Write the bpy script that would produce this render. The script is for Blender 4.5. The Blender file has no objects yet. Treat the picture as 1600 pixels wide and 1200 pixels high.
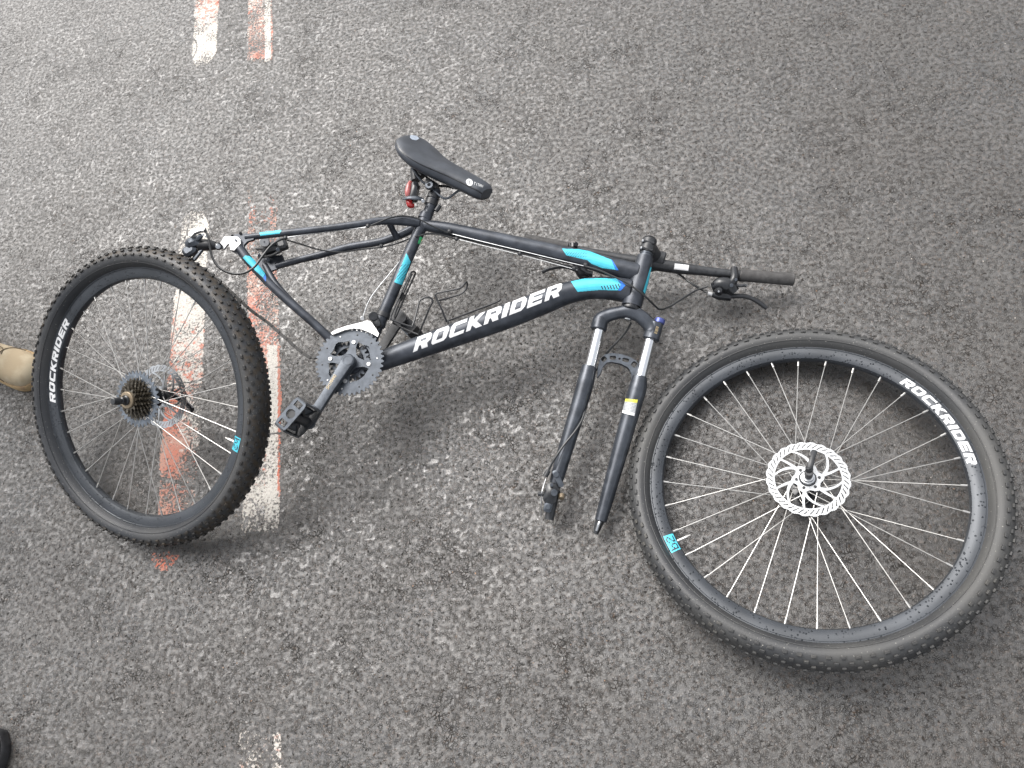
import bpy, math, random
import numpy as np
from mathutils import Vector, Matrix
from mathutils.bvhtree import BVHTree
random.seed(4); rng = np.random.default_rng(7)
R_ = math.radians
# ------------------------------------------------------------------ camera
FPX = 1150.0
_ng = np.array([-.2, -.42, -.885]); _ng /= np.linalg.norm(_ng)
_ex = np.array([1., 0, 0]); _ex -= _ex.dot(_ng)*_ng; _ex /= np.linalg.norm(_ex)
CM = np.array([_ex, np.cross(_ng, _ex), _ng])
O = np.array([0, 0, 1.627])
sc = bpy.context.scene
cd = bpy.data.cameras.new('camera'); cam = bpy.data.objects.new('camera', cd)
sc.collection.objects.link(cam); sc.camera = cam
cd.sensor_width = 36; cd.lens = FPX/1600*36; cd.clip_start = .05; cd.clip_end = 500
cam.matrix_world = Matrix([[*(CM[i]*np.array([1, -1, -1])), O[i]] for i in range(3)]+[[0, 0, 0, 1]])
# ------------------------------------------------------------------ light
SUN_EL, SUN_AZ = 55, -38         # brightest part of the overcast: ahead, to the left
w = bpy.data.worlds.new("World"); sc.world = w; w.use_nodes = True
nt = w.node_tree; nt.nodes.clear()
sky = nt.nodes.new('ShaderNodeTexSky'); sky.sky_type = 'NISHITA'; sky.sun_disc = False
sky.sun_elevation = R_(SUN_EL); sky.sun_rotation = R_(SUN_AZ); sky.dust_density = 6; sky.air_density = 1.2
hs = nt.nodes.new('ShaderNodeHueSaturation'); hs.inputs['Saturation'].default_value = .22
bg = nt.nodes.new('ShaderNodeBackground'); bg.inputs['Strength'].default_value = .15
wo = nt.nodes.new('ShaderNodeOutputWorld')
nt.links.new(sky.outputs[0], hs.inputs['Color']); nt.links.new(hs.outputs[0], bg.inputs[0]); nt.links.new(bg.outputs[0], wo.inputs[0])
sl = bpy.data.lights.new('sun', 'SUN'); sl.energy = .6; sl.angle = R_(55); sl.color = (1, .975, .94)
so = bpy.data.objects.new('sun', sl); sc.collection.objects.link(so)
sd = Vector((math.sin(R_(SUN_AZ))*math.cos(R_(SUN_EL)), math.cos(R_(SUN_AZ))*math.cos(R_(SUN_EL)), math.sin(R_(SUN_EL))))
so.rotation_euler = (-sd).to_track_quat('-Z', 'Y').to_euler(); so.location = sd*20
sc.view_settings.view_transform = 'Standard'; sc.view_settings.look = 'None'
sc.view_settings.gamma = 1; sc.view_settings.use_curve_mapping = False
sc.view_settings.exposure = .97

# ------------------------------------------------------------------ where things stand
def ray(px, py): return CM@np.array([(px-800)/FPX, (py-600)/FPX, 1.])
def P(px, py, z=0.):
    d = ray(px, py); return O+d*((z-O[2])/d[2])
def PP(px, py, p0, n):
    d = ray(px, py); return O+d*((p0-O).dot(n)/d.dot(n))
def depth(X): return (CM.T@(X-O))[2]
N = np.array([.08, -.2, 1.]); N /= np.linalg.norm(N)       # the bicycle lies on its left side; N = its right side
FP0 = np.array([-.5, .8, .15])
def F(px, py, off=0.): return PP(px, py, FP0+N*off, N)
def nrm(v): return v/np.linalg.norm(v)

# ------------------------------------------------------------------ materials
def mat(name, col, rough=.5, metal=0., var=0., scale=60, bump=0., spec=.5, col2=None, fac=(.45, .62), detail=4, rvar=0., emis=None, coat=0.):
    m = bpy.data.materials.new(name); m.use_nodes = True
    t = m.node_tree; b = t.nodes['Principled BSDF']
    b.inputs['Base Color'].default_value = (*col, 1); b.inputs['Roughness'].default_value = rough
    b.inputs['Metallic'].default_value = metal; b.inputs['Specular IOR Level'].default_value = spec
    b.inputs['Coat Weight'].default_value = coat
    tc = t.nodes.new('ShaderNodeTexCoord'); nz = t.nodes.new('ShaderNodeTexNoise')
    nz.inputs['Scale'].default_value = scale; nz.inputs['Detail'].default_value = detail
    t.links.new(tc.outputs['Object'], nz.inputs['Vector'])
    if col2 is None: col2 = tuple(min(1, c*(1+var)+var*.01) for c in col); fac = (.35, .7)
    mr = t.nodes.new('ShaderNodeMapRange'); mr.inputs[1].default_value = fac[0]; mr.inputs[2].default_value = fac[1]
    mx = t.nodes.new('ShaderNodeMix'); mx.data_type = 'RGBA'
    mx.inputs[6].default_value = (*col, 1); mx.inputs[7].default_value = (*col2, 1)
    t.links.new(nz.outputs[0], mr.inputs[0]); t.links.new(mr.outputs[0], mx.inputs[0]); t.links.new(mx.outputs[2], b.inputs['Base Color'])
    if rvar:
        r2 = t.nodes.new('ShaderNodeMapRange'); r2.inputs[3].default_value = rough-rvar; r2.inputs[4].default_value = rough+rvar
        t.links.new(nz.outputs[0], r2.inputs[0]); t.links.new(r2.outputs[0], b.inputs['Roughness'])
    if bump:
        n2 = t.nodes.new('ShaderNodeTexNoise'); n2.inputs['Scale'].default_value = scale*6; n2.inputs['Detail'].default_value = 3
        t.links.new(tc.outputs['Object'], n2.inputs['Vector'])
        bp = t.nodes.new('ShaderNodeBump'); bp.inputs['Strength'].default_value = bump; bp.inputs['Distance'].default_value = .001
        t.links.new(n2.outputs[0], bp.inputs['Height']); t.links.new(bp.outputs[0], b.inputs['Normal'])
    return m
M = dict(
 frame=mat('matte_black_paint', (.028, .032, .040), .36, .3, var=.9, scale=35, bump=.12, rvar=.08),
 plastic=mat('black_plastic', (.018, .019, .021), .38, var=.8, scale=80, bump=.1, rvar=.1),
 gloss=mat('gloss_black', (.012, .013, .015), .16, var=.5, scale=60),
 saddle=mat('saddle_vinyl', (.036, .041, .050), .42, var=.5, scale=25, bump=.25, rvar=.06),
 grip=mat('rubber_grip', (.045, .043, .042), .75, var=.6, scale=90, bump=.6),
 fork=mat('fork_black', (.040, .045, .054), .22, .4, var=.6, scale=40, rvar=.06),
 chrome=mat('polished_chrome', (.80, .81, .83), .12, 1., var=.05, scale=30),
 steel=mat('brushed_steel', (.50, .51, .52), .30, 1., var=.15, scale=120),
 rotor=mat('brake_rotor_steel', (.34, .35, .36), .42, .85, var=.1, scale=90),
 spoke=mat('spoke_steel', (.48, .47, .45), .33, .75, var=.1, scale=90),
 alloy=mat('pale_alloy', (.52, .52, .52), .40, .6, var=.1, scale=80),
 gunmetal=mat('grey_coated_steel', (.060, .068, .080), .36, .5, var=.5, scale=70, bump=.15, rvar=.1),
 pie=mat('blue_grey_sprocket', (.105, .12, .14), .42, .5, var=.9, scale=60, rvar=.12),
 cogs=mat('oily_dark_steel', (.060, .050, .036), .36, .6, col2=(.22, .20, .165), fac=(.52, .68), scale=130),
 cogtan=mat('tan_lock_ring', (.24, .19, .13), .5, .5, var=.4, scale=90),
 cable=mat('black_cable_housing', (.016, .017, .018), .30, var=.4, scale=60),
 cyan=mat('cyan_vinyl', (.06, .46, .58), .38, var=.15, scale=50),
 blue=mat('deep_blue_vinyl', (.015, .15, .55), .38, var=.1, scale=50),
 purple=mat('anodised_blue', (.08, .10, .30), .3, .5, var=.2, scale=60),
 white=mat('white_vinyl', (.72, .72, .72), .42, var=.05, scale=60),
 grey=mat('grey_label', (.30, .31, .32), .45, var=.2, scale=60),
 yellow=mat('yellow_label', (.60, .56, .08), .42, var=.1, scale=60),
 green=mat('green_sticker', (.06, .48, .18), .42, var=.2, scale=60),
 gold=mat('gold_print', (.55, .42, .22), .45, var=.2, scale=60),
 red=mat('red_lens', (.34, .02, .02), .15, var=.3, scale=60, coat=.5),
 pink=mat('dusty_red_lens', (.36, .10, .095), .3, var=.2, scale=60, coat=.5),
 tan=mat('tan_suede', (.36, .285, .185), .85, col2=(.43, .36, .25), scale=22, bump=.5, detail=6),
 tansole=mat('tan_rubber_sole', (.37, .26, .135), .7, col2=(.27, .18, .10), scale=40, bump=.4),
 lace=mat('tan_lace', (.36, .29, .18), .9, var=.4, scale=300, bump=.5),
 seam=mat('dark_stitching', (.10, .075, .045), .9, var=.3, scale=200),
 cloth=mat('dark_trouser_cloth', (.03, .032, .035), .9, var=.5, scale=40, bump=.5),
 olive=mat('olive_trouser_cloth', (.14, .12, .07), .9, var=.5, scale=40, bump=.5),
 chaindark=mat('oily_dark_chain', (.014, .013, .012), .4, 0., col2=(.032, .028, .022), scale=90),
 wire=mat('black_coated_wire', (.022, .023, .025), .35, .1, var=.2, scale=60),
 saddle_glint=mat('pale_painted_glint', (.30, .34, .40), .5, var=.4, scale=90),  # bluish-white reflection on the saddle, put into the colour
 skin=mat('skin', (.42, .25, .17), .55, var=.1, scale=30),
 blackshoe=mat('black_leather', (.02, .02, .022), .45, var=.5, scale=60, bump=.3),
)
def tyre_mat(name, c1, c2, mud):
    m = bpy.data.materials.new(name); m.use_nodes = True; t = m.node_tree; b = t.nodes['Principled BSDF']
    tc = t.nodes.new('ShaderNodeTexCoord')
    def noise(s, d=5):
        n = t.nodes.new('ShaderNodeTexNoise'); n.inputs['Scale'].default_value = s; n.inputs['Detail'].default_value = d
        t.links.new(tc.outputs['Object'], n.inputs['Vector']); return n
    def mr(src, a, b_, c=0, d=1):
        r = t.nodes.new('ShaderNodeMapRange'); r.inputs[1].default_value = a; r.inputs[2].default_value = b_; r.inputs[3].default_value = c; r.inputs[4].default_value = d
        t.links.new(src, r.inputs[0]); return r
    def mx(f, c1, c2):
        x = t.nodes.new('ShaderNodeMix'); x.data_type = 'RGBA'
        t.links.new(f, x.inputs[0])
        for i, c in ((6, c1), (7, c2)):
            if isinstance(c, tuple): x.inputs[i].default_value = (*c, 1)
            else: t.links.new(c, x.inputs[i])
        return x
    n1 = noise(5); d = mx(mr(n1.outputs[0], .38, .68).outputs[0], c1, c2)
    n2 = noise(300, 2); d2 = mx(mr(n2.outputs[0], .69, .74).outputs[0], d.outputs[2], (.30, .29, .26))
    if mud:      # mud is packed where the tread runs
        cx = t.nodes.new('ShaderNodeVectorMath'); cx.operation = 'MULTIPLY'; cx.inputs[1].default_value = (1, 1, 0); t.links.new(tc.outputs['Object'], cx.inputs[0])
        ln = t.nodes.new('ShaderNodeVectorMath'); ln.operation = 'LENGTH'; t.links.new(cx.outputs[0], ln.inputs[0])
        mm = t.nodes.new('ShaderNodeMath'); mm.operation = 'MULTIPLY'; t.links.new(mr(ln.outputs['Value'], .345, .354).outputs[0], mm.inputs[0]); t.links.new(mr(noise(60, 7).outputs[0], .40, .60).outputs[0], mm.inputs[1])
        d2 = mx(mm.outputs[0], d2.outputs[2], (.042, .032, .022))
    t.links.new(d2.outputs[2], b.inputs['Base Color'])
    t.links.new(mr(n1.outputs[0], .3, .7, .38, .62).outputs[0], b.inputs['Roughness'])
    bp = t.nodes.new('ShaderNodeBump'); bp.inputs['Strength'].default_value = .25; bp.inputs['Distance'].default_value = .001
    t.links.new(noise(260, 3).outputs[0], bp.inputs['Height']); t.links.new(bp.outputs[0], b.inputs['Normal'])
    return m
M['tyre'] = tyre_mat('muddy_tyre_rubber', (.020, .022, .026), (.050, .050, .050), True)
M['tyre_dusty'] = tyre_mat('dusty_tyre_rubber', (.032, .033, .035), (.066, .065, .062), False)
M['knob_clean'] = mat('tread_rubber', (.036, .036, .036), .55, col2=(.085, .080, .070), fac=(.5, .75), scale=12, detail=6, bump=.3, rvar=.1)
M['knob_mud'] = mat('muddy_tread_rubber', (.022, .021, .020), .5, col2=(.065, .050, .034), fac=(.56, .72), scale=38, detail=8, bump=.5, rvar=.12)
def rim_mat():
    m = mat('black_rim_with_droplets', (.032, .036, .042), .34, .3, var=.5, scale=9, rvar=.07)
    t = m.node_tree; b = t.nodes['Principled BSDF']
    tc = t.nodes.new('ShaderNodeTexCoord'); v = t.nodes.new('ShaderNodeTexVoronoi'); v.inputs['Scale'].default_value = 190
    t.links.new(tc.outputs['Object'], v.inputs['Vector'])
    r = t.nodes.new('ShaderNodeMapRange'); r.inputs[1].default_value = .12; r.inputs[2].default_value = .36; r.inputs[3].default_value = 1; r.inputs[4].default_value = 0
    t.links.new(v.outputs['Distance'], r.inputs[0])
    # only some cells carry a drop
    sp = t.nodes.new('ShaderNodeSeparateColor'); t.links.new(v.outputs['Color'], sp.inputs[0])
    g = t.nodes.new('ShaderNodeMath'); g.operation = 'GREATER_THAN'; g.inputs[1].default_value = .62; t.links.new(sp.outputs[0], g.inputs[0])
    mu = t.nodes.new('ShaderNodeMath'); mu.operation = 'MULTIPLY'; t.links.new(r.outputs[0], mu.inputs[0]); t.links.new(g.outputs[0], mu.inputs[1])
    bp = t.nodes.new('ShaderNodeBump'); bp.inputs['Strength'].default_value = 1; bp.inputs['Distance'].default_value = .0016
    t.links.new(mu.outputs[0], bp.inputs['Height']); t.links.new(bp.outputs[0], b.inputs['Normal'])
    return m
M['rim'] = rim_mat()

# ------------------------------------------------------------------ mesh helpers
def frame_of(t, up=(0, 0, 1)):
    t = nrm(t); u = np.array(up, float)
    if abs(t.dot(nrm(u))) > .95: u = np.array([1., .2, 0])
    a = nrm(np.cross(t, u)); return a, np.cross(a, t)
def spline(pts, sub=6):
    pts = [np.array(p, float) for p in pts]
    if len(pts) < 3 or sub < 2: return pts
    q = [2*pts[0]-pts[1]]+pts+[2*pts[-1]-pts[-2]]; out = []
    for i in range(1, len(q)-2):
        p0, p1, p2, p3 = q[i-1:i+3]
        for k in range(sub):
            t = k/sub
            out.append(.5*((2*p1)+(p2-p0)*t+(2*p0-5*p1+4*p2-p3)*t*t+(3*p1-p0-3*p2+p3)*t**3))
    out.append(pts[-1]); return out
class MB:
    def __init__(s): s.v = []; s.f = []; s.org = np.zeros(3)
    def add(s, vs, fs):
        o = len(s.v); s.v += [tuple(x) for x in vs]; s.f += [tuple(i+o for i in f) for f in fs]; return s
    def loft(s, rings, caps=True, closed=True):
        n = len(rings[0]); vs = [p for r in rings for p in r]; fs = []
        for i in range(len(rings)-1):
            for j in range(n if closed else n-1):
                k = (j+1) % n; fs.append((i*n+j, i*n+k, (i+1)*n+k, (i+1)*n+j))
        if caps and closed: fs.append(tuple(range(n))[::-1]); fs.append(tuple(range((len(rings)-1)*n, len(rings)*n)))
        return s.add(vs, fs)
    def tube(s, pts, r, seg=14, sub=6, caps=True, up=(0, 0, 1), flat=1.):
        n0 = len(pts); rr = r if hasattr(r, '__len__') else [r]*n0
        path = spline(pts, sub); t0 = np.linspace(0, n0-1, len(path)); rad = np.interp(t0, range(n0), rr)
        rings = []; pa = None
        for i, p in enumerate(path):
            t = path[min(i+1, len(path)-1)]-path[max(i-1, 0)]
            if pa is None: a, b = frame_of(t, up)
            else:
                t = nrm(t); a = nrm(pa-t*pa.dot(t)); b = np.cross(a, t)
            pa = a
            rings.append([p+rad[i]*(math.cos(x)*a+flat*math.sin(x)*b) for x in np.linspace(0, 2*math.pi, seg, endpoint=False)])
        return s.loft(rings, caps)
    def lathe(s, prof, c, axis, seg=32, closed=False, ang0=0, a=None):
        axis = nrm(np.array(axis, float)); c = np.array(c, float)
        if a is None: a, b = frame_of(axis)
        else: b = np.cross(axis, a)
        m = len(prof); vs = []; fs = []
        for j in range(seg):
            x = 2*math.pi*j/seg+ang0; d = math.cos(x)*a+math.sin(x)*b
            vs += [c+d*r+axis*z for r, z in prof]
        for j in range(seg):
            k = (j+1) % seg
            for i in range(m if closed else m-1):
                l = (i+1) % m; fs.append((j*m+i, k*m+i, k*m+l, j*m+l))
        return s.add(vs, fs)
    def cyl(s, p, q, r, seg=16, r2=None):
        p = np.array(p, float); q = np.array(q, float); L = np.linalg.norm(q-p); r2 = r if r2 is None else r2
        ch = min(r, r2, L)*.12
        return s.lathe([(0, 0), (r-ch, 0), (r, ch), (r2, L-ch), (r2-ch, L), (0, L)], p, q-p, seg)
    def box(s, c, ax, h, ch=.12):
        a, b, d = [nrm(np.array(x, float))*y for x, y in zip(ax, h)]; c = np.array(c, float)
        e = min(h)*ch*2; fa = [1-e/x for x in h]; vs = []; fs = []
        # chamfered in the first two axes' plane and at both ends
        rings = []
        pts = [(1, fa[1]), (fa[0], 1), (-fa[0], 1), (-1, fa[1]), (-1, -fa[1]), (-fa[0], -1), (fa[0], -1), (1, -fa[1])]
        for z, k in ((-1, 1-e/min(h[0], h[1])), (-fa[2], 1), (fa[2], 1), (1, 1-e/min(h[0], h[1]))):
            rings.append([c+a*x*k+b*y*k+d*z for x, y in pts])
        return s.loft(rings)
    def sphere(s, c, r, ax=None, seg=14, sc_=(1, 1, 1)):
        ax = ax or (np.array([1., 0, 0]), np.array([0, 1., 0]), np.array([0, 0, 1.])); c = np.array(c, float)
        rings = []
        for i in range(1, 8):
            ph = math.pi*i/8
            rings.append([c+r*(sc_[0]*math.sin(ph)*math.cos(x)*ax[0]+sc_[1]*math.sin(ph)*math.sin(x)*ax[1]+sc_[2]*math.cos(ph)*ax[2]) for x in np.linspace(0, 2*math.pi, seg, endpoint=False)])
        return s.loft(rings)
    def plate(s, mask, top, bot):
        nu, nv = mask.shape; idx = {}; vs = []; fs = []
        def vid(i, j, k):
            key = (i, j, k)
            if key not in idx: idx[key] = len(vs); vs.append((top if k else bot)[i, j])
            return idx[key]
        for i, j in zip(*np.nonzero(mask)):
            fs.append((vid(i, j, 1), vid(i+1, j, 1), vid(i+1, j+1, 1), vid(i, j+1, 1)))
            if bot is None: continue
            fs.append((vid(i, j, 0), vid(i, j+1, 0), vid(i+1, j+1, 0), vid(i+1, j, 0)))
            for di, dj, e in ((-1, 0, ((0, 0), (0, 1))), (1, 0, ((1, 1), (1, 0))), (0, -1, ((1, 0), (0, 0))), (0, 1, ((0, 1), (1, 1)))):
                a, b = i+di, j+dj
                if s.wrap and dj == 0: a %= nu
                if 0 <= a < nu and 0 <= b < nv and mask[a, b]: continue
                (x1, y1), (x2, y2) = e
                fs.append((vid(i+x1, j+y1, 1), vid(i+x2, j+y2, 1), vid(i+x2, j+y2, 0), vid(i+x1, j+y1, 0)))
        return s.add(vs, fs)
    wrap = False
    def mesh(s, name, m, smooth=35):
        me = bpy.data.meshes.new(name)
        me.from_pydata([tuple(Vector(v)-Vector(s.org)) for v in s.v], [], s.f)
        import bmesh
        b = bmesh.new(); b.from_mesh(me); bmesh.ops.recalc_face_normals(b, faces=b.faces)
        b.to_mesh(me); b.free()
        me.polygons.foreach_set('use_smooth', [True]*len(me.polygons)); me.set_sharp_from_angle(angle=R_(smooth))
        me.materials.append(m); return me
    def build(s, name, m, parent=None, smooth=35, kind=None, label=None):
        root = parent
        while root and root.parent: root = root.parent
        if root is not None and not root.get('_local'): s.org = np.array(root.location)
        o = bpy.data.objects.new(name, s.mesh(name, m, smooth)); sc.collection.objects.link(o); o.parent = parent
        if kind: o['kind'] = kind
        if label: o['label'] = label
        return o
def empty(name, loc, label, cat, group=None, mtx=None):
    o = bpy.data.objects.new(name, None); sc.collection.objects.link(o); o.empty_display_size = .1
    if mtx is not None: o.matrix_world = mtx
    else: o.location = loc
    o['label'] = label; o['category'] = cat
    if group: o['group'] = group
    return o
def inpoly(X, Y, poly):
    r = np.zeros(X.shape, bool); n = len(poly)
    for i in range(n):
        x1, y1 = poly[i]; x2, y2 = poly[(i+1) % n]
        c = (y1 > Y) != (y2 > Y)
        with np.errstate(divide='ignore', invalid='ignore'):
            r ^= c & (X < (x2-x1)*(Y-y1)/(y2-y1+1e-12)+x1)
    return r
# lettering: wide squared capitals as shapes in a unit cell
def glyph(ch, u, v):
    s, t = .30, .235; A = np.zeros(u.shape, bool)
    rc = lambda a, b, c, d: (u >= a) & (u <= b) & (v >= c) & (v <= d)
    cut = lambda cx, cy, r=.17: (np.abs(u-cx)/.8+np.abs(v-cy) < r)
    if ch == 'I': return rc(0, 1, 0, 1)
    if ch == 'O': return rc(0, 1, 0, 1) & ~rc(s, 1-s, t, 1-t) & ~cut(0, 0) & ~cut(1, 0) & ~cut(0, 1) & ~cut(1, 1)
    if ch == 'D': return rc(0, 1, 0, 1) & ~rc(s, 1-s, t, 1-t) & ~cut(1, 0, .25) & ~cut(1, 1, .25)
    if ch == 'C': return rc(0, 1, 0, 1) & ~rc(s, 2, t, 1-t) & ~cut(0, 0) & ~cut(0, 1)
    if ch == 'E': return rc(0, s, 0, 1) | rc(0, .96, 0, t) | rc(0, .9, .5-t/2, .5+t/2) | rc(0, 1, 1-t, 1)
    if ch == 'K': return rc(0, s, 0, 1) | ((v > .42) & (u > s*.8) & (np.abs(u-(.30+(v-.45)*1.0)) < .2) & (u <= 1)) | ((v <= .58) & (u > s*.8) & (np.abs(u-(.30+(.55-v)*1.05)) < .21) & (u <= 1.05))
    if ch == 'R': return (rc(0, s, 0, 1) | rc(0, 1, 1-t, 1) | rc(1-s, 1, .42, 1) | rc(0, 1, .34, .34+t*.95) | ((v < .4) & (np.abs(u-(.62+(.34-v)*.5)) < .20))) & ~cut(1, 1) & ~((u > .9) & (v > .34) & (v < .42))
    return A
def word(U, V, txt='ROCKRIDER', gap=.16, slant=.22):
    ws = [.36 if c == 'I' else 1. for c in txt]; tot = sum(ws)+gap*(len(txt)-1)+slant
    X = U*tot-slant*V; r = np.zeros(U.shape, bool); x = 0
    for c, wd in zip(txt, ws):
        r |= glyph(c, (X-x)/wd, V) & (X >= x) & (X <= x+wd*1.05); x += wd+gap
    return r & (V >= 0) & (V <= 1)
SMALL = dict(S='01111 10000 10000 01110 00001 00001 11110', H='10001 10001 10001 11111 10001 10001 10001', I='00100 00100 00100 00100 00100 00100 00100',
 M='10001 11011 10101 10101 10001 10001 10001', A='01110 10001 10001 11111 10001 10001 10001', N='10001 11001 10101 10011 10001 10001 10001',
 O='01110 10001 10001 10001 10001 10001 01110', T='11111 00100 00100 00100 00100 00100 00100', b='10000 10000 10110 11001 10001 10001 11110')
SMALL['2'] = '01110 10001 00001 00110 01000 10000 11111'
def small(U, V, txt):
    n = len(txt); X = U*(6*n-1); c = np.clip((X//6).astype(int), 0, n-1); col = np.clip((X-c*6).astype(int), 0, 5); row = np.clip(((1-V)*7).astype(int), 0, 6)
    T = np.array([[[int(b)for b in r]+[0] for r in SMALL[ch].split()] for ch in txt])
    return T[c, row, col].astype(bool) & (U >= 0) & (U < 1) & (V >= 0) & (V < 1)
def bvh(o, world=True):
    me = o.data; off = Vector((0, 0, 0)); p = o.parent
    while p and p.parent: p = p.parent
    if world and p: off = p.location
    return BVHTree.FromPolygons([v.co+off for v in me.vertices], [tuple(f.vertices) for f in me.polygons])
def lay(name, fn, pos, trees, m, parent, nu, nv, lift=.0006, label=None):
    """a thin printed film hugging a surface: fn(U,V) says where there is ink, pos(u,v) gives the ray that finds the surface"""
    U, V = np.meshgrid((np.arange(nu)+.5)/nu, (np.arange(nv)+.5)/nv, indexing='ij'); mask = fn(U, V)
    top = np.zeros((nu+1, nv+1, 3)); ok = np.zeros((nu+1, nv+1), bool)
    need = np.zeros((nu+1, nv+1), bool)
    for a in (0, 1):
        for b in (0, 1): need[a:nu+a, b:nv+b] |= mask
    for i, j in zip(*np.nonzero(need)):
        o, d = pos(i/nu, j/nv); best = None
        for t in trees:
            h = t.ray_cast(Vector(o), Vector(d))
            if h[0] is not None and (best is None or h[3] < best[3]): best = h
        if best:
            n = best[1]; n = n if n.dot(Vector(d)) < 0 else -n
            top[i, j] = np.array(best[0]+n*lift); ok[i, j] = True
    mask = mask & ok[:-1, :-1] & ok[1:, :-1] & ok[:-1, 1:] & ok[1:, 1:]
    b = MB(); b.plate(mask, top, None); return b.build(name, m, parent, label=label)
def px_map(bot, top):
    bot = np.array(bot, float); top = np.array(top, float)
    def pos(u, v):
        def at(a):
            t = u*(len(a)-1); i = min(int(t), len(a)-2); return a[i]+(a[i+1]-a[i])*(t-i)
        p = at(bot)*(1-v)+at(top)*v; return O, ray(*p)
    return pos
def poly_decal(name, poly, trees, m, parent, step=.6, minus=None, lift=.0006):
    poly = np.array(poly, float); lo = poly.min(0); hi = poly.max(0); nu, nv = [max(2, int(x/step)) for x in hi-lo]
    def fn(U, V):
        X = lo[0]+U*(hi[0]-lo[0]); Y = lo[1]+V*(hi[1]-lo[1]); r = inpoly(X, Y, poly)
        return r & ~minus(X, Y) if minus else r
    return lay(name, fn, lambda u, v: (O, ray(lo[0]+u*(hi[0]-lo[0]), lo[1]+v*(hi[1]-lo[1]))), trees, m, parent, nu, nv, lift)

# ------------------------------------------------------------------ road
def vnoise(x, y, s, seed):
    r = np.random.default_rng(seed); T = r.random((256, 256)); gx = x/s; gy = y/s
    ix = np.floor(gx).astype(int); iy = np.floor(gy).astype(int); fx = gx-ix; fy = gy-iy
    fx = fx*fx*(3-2*fx); fy = fy*fy*(3-2*fy); a = lambda i, j: T[(ix+i) % 256, (iy+j) % 256]
    return (a(0, 0)*(1-fx)+a(1, 0)*fx)*(1-fy)+(a(0, 1)*(1-fx)+a(1, 1)*fx)*fy
def stones(x, y, s, seed):
    r = np.random.default_rng(seed); T = r.random((4, 512, 512)); gx = x/s; gy = y/s
    ix = np.floor(gx).astype(int); iy = np.floor(gy).astype(int); h = np.full(x.shape, -1.)
    for i in (-1, 0, 1):
        for j in (-1, 0, 1):
            a = (ix+i) % 512; b = (iy+j) % 512
            d2 = ((gx-(ix+i)-T[0, a, b])**2+(gy-(iy+j)-T[1, a, b])**2); rad = .38+.38*T[2, a, b]
            h = np.maximum(h, (1-d2/rad**2)*(.4+.6*T[3, a, b]))
    return np.clip(h, -.55, .30)
def wetness(x, y):
    # rain water still standing between the stones, mostly around the bicycle and below it
    b = np.clip((1.55-y)/.9, 0, 1)*.50+.16+(vnoise(x, y, .55, 21)-.5)*.7+(vnoise(x, y, .16, 22)-.5)*.35
    return np.clip(b, 0, 1)
def road_height(x, y):
    h = dry_height(x, y); lv = water_level(x, y)
    f = 1/(1+np.exp(-(lv-h)/.00006)); return h*(1-f)+lv*f
def macro(x, y): return .0020*(vnoise(x, y, .11, 3)-.5)+.0010*(vnoise(x, y, .03, 4)-.5)
def water_level(x, y): return macro(x, y)-.00052+.00060*wetness(x, y)
def dry_height(x, y):
    patch = np.clip(vnoise(x, y, .22, 5)*.6+vnoise(x, y, .07, 6)*.5-.05, 0, 1)
    xw = x+.004*vnoise(x, y, .012, 8); yw = y+.004*vnoise(x, y, .012, 9)
    h = .0013*stones(xw, yw, .0115, 1)*(patch**2*1.3+.05)+.00065*stones(xw, yw, .0068, 2)*(.3+.9*patch)
    h += macro(x, y)+.0007*(vnoise(x, y, .006, 10)-.5)*.3
    pit = np.clip(vnoise(x, y, .009, 11)-.80, 0, 1)*.020*(vnoise(x, y, .09, 12) > .5)
    return h-pit
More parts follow.
